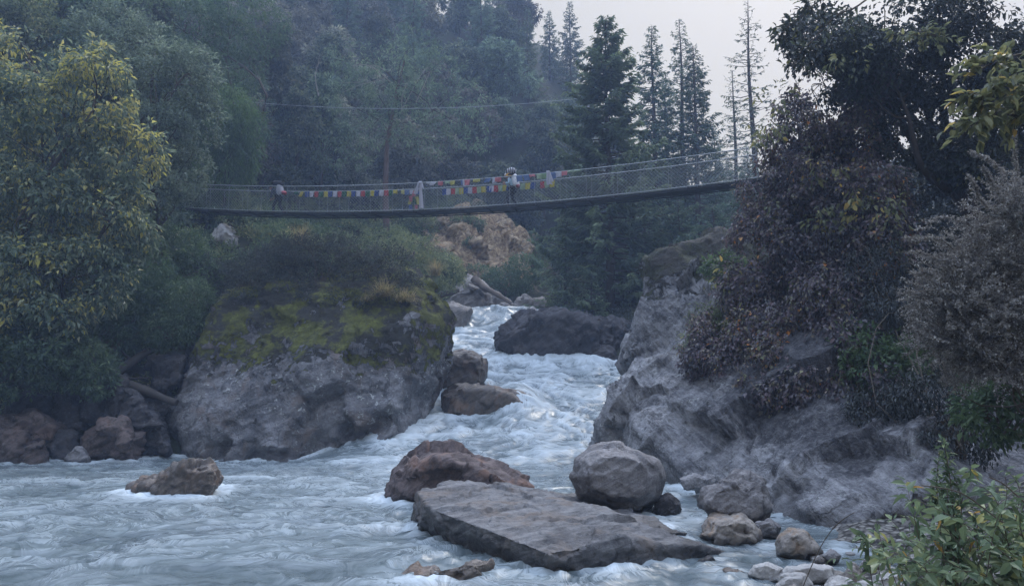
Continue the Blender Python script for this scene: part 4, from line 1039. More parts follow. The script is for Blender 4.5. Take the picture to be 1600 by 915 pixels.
def foliage(mb, blobs, n, L, W, tint=.45, tsd=.16, gap=None, gsc=1., droop=.25, shell=.45, spray=9, sprR=.35, rng=None, fold=.22, flat=1., curl=.1, rich=False):
    rng = rng or RNG
    c = np.array([b[0] for b in blobs]); r = np.array([b[1] for b in blobs])
    w = np.prod(r, 1) ** (.7); w /= w.sum()
    m = max(int(n / spray), 1)
    k = rng.choice(len(c), int(m * (1.9 if gap is not None else 1.0)), p=w)
    d = rdir(len(k), rng); u = rng.random(len(k)) ** (1 / 3.) ** (1 if shell > .9 else 1)
    u = 1 - (1 - u) * (1 - shell) if shell < .9 else .92 + .12 * rng.random(len(k))
    lump = 1 + .22 * pnoise(c[k] * 3 + d * 1.7)
    p = c[k] + r[k] * d * (u * lump)[:, None]
    out = norm(d / r[k] * r[k].mean())
    if gap is not None:
        q = fbm(p * gsc, 3); ok = q > np.quantile(q, gap); p, out = p[ok][:m], out[ok][:m]
    m = len(p)
    ax = norm(out * .8 + .6 * rdir(m, rng) - UPV * droop)
    tw = fbm(p * .9 / max(sprR * 2, .3) * .35 + 50, 3) * .22 + rng.normal(size=m) * tsd * .6
    a = np.repeat(np.arange(m), spray); N = len(a)
    t = rng.random(N)
    s1 = rdir(N, rng)
    pos = p[a] + ax[a] * (t * sprR)[:, None] + s1 * sprR * .22
    d1 = norm(ax[a] * .6 + s1 * .8 - UPV * (droop * .9))
    upv = norm(UPV * flat * .75 + .7 * out[a] + .55 * rdir(N, rng))
    sc = rng.uniform(.5, 1.15, N) * np.repeat(rng.uniform(.75, 1.35, m), spray)
    ti = np.clip(tint + tw[a] + rng.normal(size=N) * tsd, 0, 1)
    leaves(mb, pos, d1, upv, L * sc, W * sc, ti, fold, rich, curl)

def twigs(mb, blobs, n, ln, rad, droop=.2, rng=None, start=.3, sides=3, bend=.5):
    rng = rng or RNG
    tips = []
    for i in range(n):
        c, r = blobs[rng.integers(len(blobs))]
        d = rdir(1, rng)[0]; d[2] = abs(d[2]) * .9 - .15
        p = c + r * d * start; q = [p]; v = norm(d * r / r.mean() + .3 * rng.normal(size=3))
        for _ in range(5):
            v = norm(v + bend * .4 * rng.normal(size=3) - UPV * droop * .25); p = p + v * ln / 5; q.append(p)
        tube(mb, q, np.linspace(rad, rad * .35, 6), sides, cap=False); tips.append((np.array(q), v))
    return tips

def limb(mb, a, b, r0, r1, rng, wob=.12, n=9, sides=7, rise=.2):
    a, b = np.array(a, float), np.array(b, float); t = np.linspace(0, 1, n); L = np.linalg.norm(b - a)
    p = a[None] * (1 - t)[:, None] + b[None] * t[:, None]
    p[:, 2] += rise * L * np.sin(t * math.pi) * .35
    k = rng.normal(size=3) * wob * L; k2 = rng.normal(size=3) * wob * L * .5
    p += np.sin(t * math.pi)[:, None] * k + np.sin(t * 2 * math.pi)[:, None] * k2
    tube(mb, p, r0 + (r1 - r0) * t ** .8, sides)
    return p

def broad_tree(name, base, blobs, n, L, W, mat, label, cat='tree', group=None, seed=1, r0=.2, bark='bark', lean=None, gap=None, gsc=.8, parts=('trunk', 'crown'), **kw):
    rng = np.random.default_rng(seed)
    base = np.array(base, float); root = empty(name, base, label, cat, group)
    cs = np.array([b[0] for b in blobs]); top = cs[np.argmax(cs[:, 2])]
    mb = MB()
    fork = base + (cs.mean(0) - base) * .45
    tr = limb(mb, base - UPV * .4, fork, r0, r0 * .7, rng, .05)
    for b in blobs:
        e = b[0] + b[1] * rng.normal(size=3) * .2
        pl = limb(mb, tr[-1 - rng.integers(3)], e, r0 * .5, r0 * .08, rng, .10, 10, 6)
        for q in range(5):
            e2 = b[0] + b[1] * rdir(1, rng)[0] * .85
            limb(mb, pl[4 + rng.integers(5)], e2, r0 * .14, r0 * .03, rng, .12, 7, 4)
    mb.obj(parts[0], M[bark], root, smooth=True)
    mb = MB(); foliage(mb, blobs, n, L, W, gap=gap, gsc=gsc, rng=rng, **kw); mb.obj(parts[1], M[mat], root)
    return root

def g3(x, y, dz=0.):
    return np.array([x, y, float(ground(np.array([x]), np.array([y]))[0]) + dz])
def gpx(px, Y, dz=0.):
    return g3((px - 800) / F * Y, Y, dz)
def px_of(p):
    dep = p[..., 1] * CP + (p[..., 2] - CZ) * SP; v = -p[..., 1] * SP + (p[..., 2] - CZ) * CP
    return 800 + F * p[..., 0] / dep, 457.5 - F * v / dep

# --- the yellowing tree over the pool
broad_tree('broadleaf_tree', gpx(20, 29), [pb(30, 95, 27.5, 60, 50), pb(-60, 180, 28, 110, 120), pb(65, 200, 27, 75, 80), pb(150, 150, 27.2, 48, 75), pb(150, 105, 27, 24, 40), pb(185, 240, 27.5, 60, 50),
            pb(50, 320, 26.5, 90, 70), pb(150, 330, 26.8, 70, 55), pb(195, 345, 27.4, 42, 50), pb(20, 420, 26, 90, 60), pb(120, 430, 26.4, 70, 60), pb(60, 490, 26, 80, 40), pb(-60, 360, 27, 110, 120)],
           44000, .25, .105, 'leaf_yellowing', 'big broadleaf tree with yellowing leaves over the dark rock pile', seed=11, r0=.24, gap=.5, gsc=.9, droop=.45, shell=.55, spray=8, sprR=.5, tint=.55, tsd=.19, curl=.2)
broad_tree('broadleaf_tree', gpx(250, 34), [pb(215, 90, 34, 80, 55), pb(265, 130, 33, 70, 60), pb(180, 60, 35, 70, 50), pb(300, 190, 33, 45, 55), pb(245, 215, 32.5, 60, 50), pb(285, 265, 32.5, 40, 40), pb(220, 290, 32, 55, 45), pb(300, 120, 34, 40, 50)],
           30000, .17, .085, 'leaf_grey', 'grey green small leaved tree between the yellowing tree and the bridge end', seed=12, r0=.2, gap=.5, gsc=1., droop=.2, shell=.5, spray=8, sprR=.4, tint=.42, tsd=.18)
broad_tree('broadleaf_tree', gpx(30, 40), [pb(20, 20, 40, 60, 50), pb(70, 50, 40, 40, 40), pb(-40, 60, 40, 70, 70)],
           9000, .22, .1, 'leaf_scrub', 'pale olive tree top showing above the yellowing tree', seed=13, r0=.2, gap=.45, spray=8, sprR=.5, tint=.6)
broad_tree('broadleaf_tree', gpx(330, 44), [pb(330, 60, 46, 70, 50), pb(390, 40, 48, 60, 50), pb(310, 120, 44, 60, 50), pb(270, 30, 46, 80, 50), pb(360, 110, 47, 50, 40)],
           16000, .24, .1, 'leaf_dark', 'dark drooping tree on the slope above the bridge end', seed=14, r0=.25, gap=.45, droop=.5, spray=8, sprR=.55)
bb = [pb(352, 165, 43, 40, 30), pb(378, 200, 43, 30, 40), pb(345, 205, 42.5, 40, 45), pb(325, 175, 43, 28, 30), pb(368, 245, 43, 32, 34), pb(335, 265, 42.5, 38, 34)]
broad_tree('bamboo', gpx(350, 43), bb, 20000, .30, .05, 'bamboo', 'rounded fine leaved bright green bamboo clump by the bridge end', 'bamboo', seed=15, r0=.12, droop=.8, shell=.6, spray=12, sprR=.6, tint=.5, tsd=.15, parts=('culms', 'foliage'))
def bush(px, py, Y, blobs, n, L, W, mat, label, seed, name='bush', cat='bush', group=None, tw=40, twl=.6, base=None, **kw):
    rng = np.random.default_rng(seed)
    bl = [pb(*b) for b in blobs]
    lowest = min(bl, key=lambda b: b[0][2] - b[1][2])
    base = np.array(base, float) if base is not None else np.array([lowest[0][0], lowest[0][1], lowest[0][2] - lowest[1][2] * .9])
    root = empty(name, base, label, cat, group)
    mb = MB()
    for b in bl:
        for q in range(5): limb(mb, base + rng.normal(size=3) * .08, b[0] + b[1] * rng.normal(size=3) * .45, .022, .006, rng, .12, 7, 4)
    twigs(mb, bl, tw, twl, .006, rng=rng)
    mb.obj('stems', M['stem'], root)
    kw.setdefault('spray', 8); kw.setdefault('sprR', .3)
    mb = MB(); foliage(mb, bl, n, L, W, rng=rng, **kw); mb.obj('foliage', M[mat], root)
    return root
BK = 'bushes on the shaded bank'
bush(0, 0, 26, [(25, 530, 26, 60, 40), (75, 545, 25.6, 45, 45), (20, 585, 25.6, 50, 30), (-40, 560, 26, 60, 60)], 8000, .20, .09, 'leaf_mid', 'fresh green bush hanging over the rock pile, below the yellowing tree', 21, group=BK, tint=.42, shell=.5)
bush(0, 0, 26, [(130, 570, 26.2, 38, 34), (152, 592, 26, 22, 22), (115, 545, 26.5, 30, 25)], 5500, .17, .075, 'leaf_mid', 'small green bush whose leaves touch the thick slanting log', 22, group=BK, tint=.45)
bush(0, 0, 29, [(190, 480, 29, 55, 60), (240, 470, 30, 45, 60), (160, 530, 28, 40, 40), (215, 520, 29.5, 40, 40)], 13000, .17, .07, 'leaf_dark', 'dark bush in deep shade behind the slanting log', 23, group=BK, tint=.3)
bush(0, 0, 29, [(262, 512, 28.4, 36, 20), (290, 505, 28.6, 28, 26), (300, 470, 29, 30, 36)], 7000, .14, .05, 'leaf_mid', 'ferny green bush beside the top of the giant boulder', 24, group=BK, droop=.5)
bush(0, 0, 34, [(255, 410, 34, 55, 44), (285, 385, 35, 40, 30), (225, 370, 34, 40, 36), (300, 430, 34, 45, 40), (215, 420, 32, 50, 50)], 17000, .17, .08, 'leaf_green', 'bright green bush under the end of the bridge deck', 25, group=BK, tint=.42, tsd=.2)
bush(0, 0, 40, [(290, 318, 41.5, 40, 26), (255, 290, 40, 36, 36), (270, 350, 40, 36, 20)], 8000, .18, .07, 'leaf_grey', 'pale grey green shrub growing through the mesh at the bridge end', 26, group=BK, tint=.5)
bush(0, 0, 36, [(345, 450, 34.5, 36, 34), (320, 425, 35, 26, 24), (392, 425, 36, 34, 16)], 10000, .15, .05, 'leaf_twiggy', 'greyish twiggy shrub below the pale bare outcrop', 27, group=BK, tw=160)
# --- on the giant boulder
bush(0, 0, 30, [(420, 420, 30.2, 50, 36, 1.3), (480, 406, 30.4, 60, 38, 1.3), (545, 404, 30.2, 60, 38, 1.3), (600, 420, 29.8, 50, 36, 1.2), (390, 452, 29.6, 34, 26, .9), (450, 452, 29.2, 56, 22, .8), (530, 455, 28.9, 60, 26, .8), (590, 468, 28.6, 40, 22, .6), (625, 450, 29., 34, 28, .8), (510, 392, 30.6, 70, 26, 1.2), (450, 400, 30.6, 50, 26, 1.2)], 40000, .10, .04, 'leaf_twiggy', 'dark wiry shrub covering the top of the giant boulder', 28, 'shrub', 'shrub', tw=900, twl=.75, tint=.32, sprR=.25, base=at(500, 470, 29.5), gap=.25)
def tuft(px, py, Y, n, ln, label, seed, mat='grass', group='grass tufts on the giant boulder', hang=1., up=.5):
    rng = np.random.default_rng(seed); c = at(px, py, Y); mb = MB()
    for i in range(n):
        p = c + rng.normal(size=3) * np.array([.14, .1, .03]); v = norm(np.array([rng.normal() * .6, -.4 + rng.normal() * .4, up + rng.random()])); L = ln * rng.uniform(.6, 1.2)
        q = [p]
        for k in range(5): v = norm(v - UPV * .28 * hang); q.append(q[-1] + v * L / 5)
        q = np.array(q); s = norm(np.cross(v, UPV))[None] * np.linspace(.010, .002, 6)[:, None]
        vv = np.vstack([q - s, q + s]); i0 = np.arange(5)
        mb.add(vv, np.stack([i0, i0 + 1, i0 + 7, i0 + 6], -1), tint=rng.random())
    return tag(mb.obj('grass_tuft', M[mat], origin=c), label, 'grass tuft', group)
tuft(600, 462, 28.2, 420, .75, 'big tan grass tuft drooping over the brow of the giant boulder', 31)
tuft(634, 470, 28.0, 260, .65, 'tan grass tuft nearest the sharp edge of the giant boulder', 32)
tuft(575, 470, 28.2, 160, .45, 'short straw coloured grass tuft beside the dark wiry shrub', 33)
tuft(470, 382, 33., 200, .9, 'upright pale grass tuft on the bank above the wiry shrub', 34, up=1.4, hang=.4)
tuft(680, 430, 43., 240, 1., 'dry grass tuft at the back edge above the giant boulder', 35, up=1.2, hang=.5)
bush(0, 0, 44, [(640, 390, 44, 40, 22), (600, 380, 45, 40, 20), (690, 425, 46, 40, 28), (660, 445, 45, 26, 20)], 10000, .17, .07, 'leaf_scrub', 'olive green scrub bush behind the giant boulder at the foot of the bare scarp', 36, 'shrub', 'shrub', tint=.55)
bush(0, 0, 54, [(790, 440, 53, 40, 20), (750, 432, 55, 34, 16), (820, 420, 54, 30, 22), (700, 430, 54, 26, 14)], 9000, .2, .09, 'leaf_dark', 'dark green bush between the bare scarp and the cascade boulders', 37, 'shrub', 'shrub', tint=.5)
SB = 'bushes on the bare scarp'
for i, (x, y, rx, ry, mt, l_) in enumerate(((655, 350, 26, 14, 'leaf_scrub', 'olive bush on the near rim of the scarp, under the long white scarf'), (728, 348, 22, 10, 'leaf_mid', 'green bush on the rim of the scarp under the upright walker side of the bridge'), (735, 385, 12, 10, 'leaf_dark', 'small dark bush growing in the middle of the scarp'),
    (690, 412, 24, 14, 'leaf_scrub', 'olive bush at the foot of the scarp behind the giant boulder'), (830, 400, 16, 22, 'leaf_mid', 'green bush at the far edge of the scarp beside the spruce'), (640, 365, 18, 12, 'leaf_mid', 'small green bush beside the pine trunk foot'))):
    Yh = hit(x, y + ry * .5, 44) - .3
    bush(0, 0, Yh, [(x, y, Yh, rx, ry), (x + rx * .6, y + 3, Yh, rx * .6, ry * .8), (x - rx * .6, y + 4, Yh, rx * .6, ry * .7)], 2200, .22, .1, mt, l_, 130 + i, group=SB, tint=.5)
# --- cliff side: creeper, canopy, shrubs
cre = [pb(1215, 280, 22, 55, 60, 1.2), pb(1195, 380, 21.8, 50, 60, 1.), pb(1180, 450, 21.4, 46, 50, .9), pb(1260, 205, 21.5, 60, 54, 1.3), pb(1290, 290, 20.8, 70, 70, 1.3), pb(1255, 380, 20.8, 60, 70, 1.1), pb(1310, 370, 20, 50, 60, 1.), pb(1240, 470, 20.2, 60, 50, 1.),
       pb(1300, 470, 19., 50, 60, .9), pb(1195, 525, 20.2, 60, 40, .8), pb(1130, 515, 21.6, 46, 36, .7), pb(1105, 555, 21.3, 36, 28, .5), pb(1250, 545, 18.9, 60, 40, .7), pb(1320, 540, 17.9, 46, 46, .8), pb(1355, 300, 19.5, 50, 45, 1.), pb(1290, 590, 17.8, 60, 36, .6), pb(1200, 575, 19.2, 50, 30, .5),
       pb(1345, 600, 16.9, 40, 34, .5), pb(1150, 560, 20.3, 40, 28, .5), pb(1330, 190, 21, 60, 50, 1.3), pb(1290, 140, 21, 46, 40, 1.2), pb(1350, 130, 20.6, 50, 36, 1.2), pb(1225, 610, 18.2, 36, 22, .4), pb(1375, 380, 18.8, 40, 60, .9)]
rng = np.random.default_rng(41)
vine = empty('creeper', at(1240, 600, 20), 'purple leaved creeper with scattered orange leaves draped over the cliff', 'creeper')
mb = MB(); foliage(mb, cre, 88000, .115, .085, tint=.42, tsd=.19, gap=.42, gsc=.7, droop=.8, shell=.55, spray=9, sprR=.38, rng=rng); mb.obj('foliage', M['leaf_purple'], vine)
mb = MB()
for b in cre:
    for q in range(9): limb(mb, b[0] + b[1] * np.array([rng.normal() * .4, .5, .6]), b[0] + b[1] * np.array([rng.normal() * .5, -.3, -1.2 - rng.random() * .5]), .016, .005, rng, .1, 8, 4, 0)
mb.obj('stems', M['stem'], vine)
mb = MB()
for px, py, Y in ((1330, 305, 18.6), (1300, 322, 18.9), (1360, 312, 18.3), (1290, 350, 19), (1270, 432, 19.2), (1215, 190, 20), (1140, 430, 21.2), (1160, 520, 20.6), (1180, 545, 20.2), (1210, 150, 20), (1320, 95, 18), (1390, 320, 17.6), (1290, 255, 19.4), (1205, 330, 20.6), (1190, 210, 21)):
    foliage(mb, [pb(px, py, Y, 20, 12, .3)], 56, .17, .085, tint=.5, tsd=.2, droop=.5, spray=8, sprR=.45, rng=rng, rich=True, curl=.2)
mb.obj('green_sprays', M['leaf_olive'], vine)
can = [pb(1290, 60, 19.5, 60, 55), pb(1350, 40, 19, 80, 60), pb(1440, 30, 18.5, 90, 60), pb(1540, 40, 18, 100, 70), pb(1620, 120, 18, 70, 90), pb(1560, 140, 18.5, 60, 60), pb(1470, 110, 19.5, 60, 40), pb(1380, 110, 19.8, 60, 36), pb(1320, 120, 20, 50, 36), pb(1420, 200, 20.5, 60, 46), pb(1500, 220, 20, 60, 60), pb(1570, 250, 19, 60, 60)]
broad_tree('broadleaf_tree', g3(13.4, 21.2), can, 46000, .13, .085, 'leaf_canopy', 'dark overhanging tree above the creeper with sky showing through', seed=42, r0=.3, gap=.5, gsc=.75, droop=.4, shell=.35, spray=9, sprR=.42, tint=.42, tsd=.16)
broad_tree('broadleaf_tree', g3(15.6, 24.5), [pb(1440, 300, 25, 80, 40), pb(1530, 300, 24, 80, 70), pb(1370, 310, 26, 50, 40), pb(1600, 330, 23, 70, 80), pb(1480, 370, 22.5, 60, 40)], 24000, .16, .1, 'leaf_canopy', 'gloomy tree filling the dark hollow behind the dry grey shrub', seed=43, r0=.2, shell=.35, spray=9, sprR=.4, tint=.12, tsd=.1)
# drooping leafy branches of the overhanging tree
rng = np.random.default_rng(44)
def bough(pts, Y0, Y1, n, L, W, mat, label, seed, name='leafy_branch', tint=.5, r=.014, tsd=.2):
    rng = np.random.default_rng(seed); k = len(pts)
    P = np.array([at(x, y, Y0 + (Y1 - Y0) * i / (k - 1)) for i, (x, y) in enumerate(pts)])
    t = np.linspace(0, k - 1, 24); c = np.stack([np.interp(t, np.arange(k), P[:, j]) for j in range(3)], 1)
    c += .05 * np.stack([pnoise(c * 2 + 9 * j) for j in range(3)], 1)
    root = empty(name, c[0], label, 'branch', 'leafy branches of the trees above the cliff')
    mb = MB(); tube(mb, c, np.linspace(r * 1.6, r * .4, 24), 6)
    pos, dr = [], []
    for i in range(3, 24):
        for q in range(max(1, n // 40)):
            d = norm(c[min(i, 23)] - c[i - 1] + .8 * rng.normal(size=3) * np.linalg.norm(c[1] - c[0])); ln = rng.uniform(.15, .45)
            e = c[i] + d * ln - UPV * .1 * ln; tube(mb, np.stack([c[i], (c[i] + e) / 2 + UPV * .02, e]), [r * .3, r * .2, r * .1], 4, cap=False)
            for j in range(6): pos.append(c[i] + (e - c[i]) * (.35 + .65 * j / 5) + rng.normal(size=3) * .015); dr.append(norm(d + .8 * rng.normal(size=3) - UPV * .5))
    mb.obj('stem', M['stem'], root)
    pos, dr = np.array(pos), np.array(dr); N = len(pos)
    mb = MB(); leaves(mb, pos, dr, norm(UPV + .4 * rdir(N, rng)), L * rng.uniform(.6, 1.15, N), W * rng.uniform(.7, 1.1, N), np.clip(tint + tsd * rng.normal(size=N), 0, 1), .18, True, .22)
    mb.obj('foliage', M[mat], root)
bough([(1330, -30), (1270, 10), (1235, 40), (1222, 62)], 15, 14.5, 90, .17, .085, 'leaf_canopy', 'dark drooping branch against the pale sky', 45, tint=.5)
bough([(1370, -10), (1300, 30), (1255, 75), (1240, 105)], 15.4, 15, 90, .15, .075, 'leaf_canopy', 'lower dark branch hanging beside the sky gap', 46, tint=.5)
bough([(1660, 60), (1600, 85), (1560, 92), (1525, 112)], 9.6, 9.2, 60, .17, .095, 'leaf_olive', 'yellow green leafy branch reaching in, topmost of three', 47, tint=.55)
bough([(1670, 130), (1610, 150), (1560, 145), (1525, 150)], 9.4, 9.0, 80, .17, .095, 'leaf_olive', 'yellow green leafy branch reaching in, middle of three', 48, tint=.55)
bough([(1680, 160), (1610, 180), (1560, 178), (1518, 190)], 9.2, 9.0, 80, .17, .095, 'leaf_olive', 'yellow green leafy branch reaching in, lowest of three', 49, tint=.5)
bough([(1420, 60), (1440, 50), (1470, 55), (1400, 55)], 16.5, 16, 60, .18, .1, 'leaf_olive', 'pale green branch lit against the dark canopy', 50, tint=.5)
CB = 'bushes clinging to the cliff'
bush(0, 0, 17.5, [(1350, 545, 17.4, 36, 22), (1385, 570, 17, 40, 24), (1340, 580, 17.2, 26, 16), (1410, 550, 17, 26, 18)], 2600, .17, .07, 'leaf_green', 'bright green bush in the dark recess under the creeper', 51, group=CB, tint=.55, tsd=.15, sprR=.35)
bush(0, 0, 22, [(1130, 415, 23.6, 22, 16), (1150, 435, 23.4, 20, 16)], 900, .2, .09, 'leaf_green', 'small fresh green bush on the upper cliff beside the creeper', 52, group=CB, tint=.6)
bush(0, 0, 22, [(1170, 520, 20.4, 26, 14), (1192, 540, 20.2, 14, 12)], 300, .22, .10, 'leaf_olive', 'large leaved sprig hanging in front of the creeper', 53, group=CB, tint=.4, rich=True)
bush(0, 0, 21, [(1120, 500, 22.3, 40, 26, .5), (1090, 535, 22.4, 24, 20, .4), (1150, 490, 22.2, 30, 26, .5)], 6000, .10, .035, 'leaf_scrub', 'tawny trailing scrub on the ledge of the cliff', 54, group=CB, tint=.45, droop=.8, tw=90)
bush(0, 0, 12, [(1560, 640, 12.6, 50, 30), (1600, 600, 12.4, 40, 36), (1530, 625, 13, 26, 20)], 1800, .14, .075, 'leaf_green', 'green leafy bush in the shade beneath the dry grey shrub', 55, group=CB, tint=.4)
bush(0, 0, 16, [(1400, 480, 17.4, 50, 40), (1380, 640, 16, 50, 40), (1450, 620, 15.4, 60, 40), (1500, 680, 14.6, 50, 30), (1370, 420, 18.4, 50, 40)], 16000, .09, .04, 'leaf_canopy', 'hanging undergrowth coloured near black for the shade of the cliff recess', 56, group=CB, tint=.02, droop=.9, tw=200)  # leaf colour taken almost to black to paint the hollow's shade
# dry grey shrub
rng = np.random.default_rng(57)
dsh = [pb(1530, 420, 11.2, 60, 50), pb(1585, 350, 11, 46, 60), pb(1500, 470, 11, 50, 40), pb(1560, 500, 10.8, 70, 60), pb(1600, 440, 11, 60, 70), pb(1500, 540, 10.9, 40, 40), pb(1570, 580, 10.8, 50, 36)]
root = empty('dry_shrub', at(1655, 640, 12.2), 'dry grey thorny shrub with tiny leaves leaning out from the bank', 'shrub')
mb = MB()
for b in dsh:
    for q in range(6): limb(mb, at(1655, 640, 12.2) + rng.normal(size=3) * .15, b[0] + b[1] * rng.normal(size=3) * .5, .022, .006, rng, .12, 10, 5)
tp = twigs(mb, dsh, 1150, .7, .004, droop=.25, rng=rng, start=.55)
for px, py, ex, ey in ((1490, 390, 1412, 372), (1500, 410, 1418, 398), (1540, 360, 1425, 345 + 25), (1560, 300, 1535, 262), (1550, 330, 1508, 232 + 40), (1590, 290, 1585, 200), (1480, 480, 1440, 520), (1500, 560, 1470, 600), (1480, 440, 1425, 430), (1570, 270, 1512, 240)):
    q = limb(mb, at(px, py, 11), at(ex, ey, 10.7), .008, .003, rng, .06, 8, 4); tp += [(q, norm(q[-1] - q[-2]))] * 6
mb.obj('stems', M['stem'], root)
pos = np.concatenate([q[rng.integers(0, len(q) - 1, 60)] + (q[-1] - q[0]) * rng.uniform(-.1, .1, (60, 1)) for q, v in tp]); dv0 = np.repeat(np.array([v for q, v in tp]), 60, 0); N = len(pos)
mb = MB(); leaves(mb, pos + rng.normal(size=(N, 3)) * .012, norm(dv0 * .6 + rdir(N, rng)), norm(UPV + .7 * rdir(N, rng)), .045 * rng.uniform(.6, 1.4, N), .026, np.clip(.45 + .2 * rng.normal(size=N), 0, 1)); mb.obj('foliage', M['leaf_dry'], root)

# --- pebbles at the water's edge
rng = np.random.default_rng(58); pm = []
for i in range(4):
    a = np.arange(9) * .698; pts = [np.array([math.cos(t) * rng.uniform(.8, 1.2), math.sin(t) * rng.uniform(.6, 1.), z]) * .1 for t in a for z in (-.5, -.1, .45)]
    o = rock('pebble', [pts], M[('rock_pale', 'rock_tan', 'rock_round', 'rock_pale')[i]], .012, [(9., .012, 'f')], 5); ROCKS.pop(); pm.append(o.data); bpy.data.objects.remove(o)
for i in range(60):
    x, y = rng.uniform(1120, 1420), rng.uniform(850, 925); z0 = .0
    p = atz(x, y, .05); g = float(ground(p[None, 0], p[None, 1])[0])
    if g < -.22: continue
    o = bpy.data.objects.new('pebble', pm[i % 4]); COL.objects.link(o); s_ = rng.uniform(.5, 1.5); o.scale = (s_, s_, s_ * .8); o.location = (p[0], p[1], max(g - .02, -.03)); o.rotation_euler = (0, 0, rng.uniform(0, 6.28))
    tag(o, 'one of the small pale pebbles strewn between the shore stones', 'pebble', 'pebbles at the water edge')

# --- leafy shrub on the near bank
rng = np.random.default_rng(61)
sb = np.array([3.75, 5.7, float(ground(np.array([3.75]), np.array([5.7]))[0])])
root = empty('leafy_shrub', sb, 'leafy green shrub with yellowing leaves on the near bank, nodding above the pale stones', 'shrub')
st = MB(); lf = MB()
def spray_stem(a, b, r, n, L, W, rng, pair=True, tint=.45, rise=.5):
    p = limb(st, a, b, r, r * .3, rng, .06, 16, 6, rise)
    for i in np.linspace(4, 15, n):
        j = int(i); c = p[j] + (p[min(j + 1, 15)] - p[j]) * (i - j); d = norm(p[min(j + 1, 15)] - p[j - 1])
        s = norm(np.cross(d, UPV) + .4 * rng.normal(size=3))
        for sg in ((1, -1) if pair else (1,)):
            dd = norm(d * .6 + s * sg * .9 + .35 * rng.normal(size=3) - UPV * .25); k = rng.uniform(.55, 1.15) * (1.1 - .45 * (i / 15) ** 3)
            leaves(lf, c[None] + dd[None] * .01, dd[None], norm(UPV + .45 * rng.normal(size=3))[None], np.array([L * k]), np.array([W * k]), np.array([np.clip(tint + .16 * rng.normal(), 0, 1)]), .16, True, .25)
tg = [(1340, 845), (1360, 830), (1385, 810), (1400, 790), (1430, 800), (1440, 760), (1470, 760), (1490, 790), (1510, 770), (1530, 745), (1545, 775), (1570, 740), (1590, 760), (1610, 735), (1380, 870), (1420, 860), (1350, 880), (1455, 850), (1480, 880), (1520, 850), (1550, 830), (1580, 860), (1600, 800), (1440, 900), (1500, 910), (1560, 900), (1620, 840), (1395, 900), (1330, 862), (1410, 830), (1535, 800), (1575, 810)]
for i, (x, y) in enumerate(tg * 2):
    Yt = rng.uniform(5.1, 6.7); tip = at(x + rng.normal() * 16, y + rng.normal() * 14, Yt)
    b = sb + np.array([rng.normal() * .35 + (tip[0] - sb[0]) * .45, (Yt - 5.7) * .6 + rng.normal() * .15, -.05]); b[2] = float(ground(b[None, 0], b[None, 1])[0]) - .05
    spray_stem(b, tip, .005, rng.integers(9, 14), rng.uniform(.10, .155), rng.uniform(.048, .07), rng, tint=rng.uniform(.42, .74))
for x, y, Yt in ((1474, 688, 5.9), (1468, 705, 5.95), (1478, 722, 5.9), (1466, 740, 5.9), (1480, 760, 5.8), (1455, 770, 6.0)):
    tip = at(x, y, Yt); b = sb + np.array([-.4 + rng.normal() * .05, .1, 0])
    spray_stem(b, tip, .008, 48, .085, .036, rng, tint=.45, rise=.1)
# long bare arching stem
limb(st, at(1600, 838, 5.6), at(1440, 758, 5.7), .008, .004, rng, .03, 12, 5, .3); limb(st, at(1620, 800, 5.5), at(1545, 745, 5.6), .008, .004, rng, .03, 12, 5, .3)
limb(st, at(1255, 915, 6.5), at(1335, 800, 6.2), .004, .003, rng, .02, 12, 4, .35)
st.obj('stems', M['stem'], root); lf.obj('foliage', M['leaf_bright'], root)

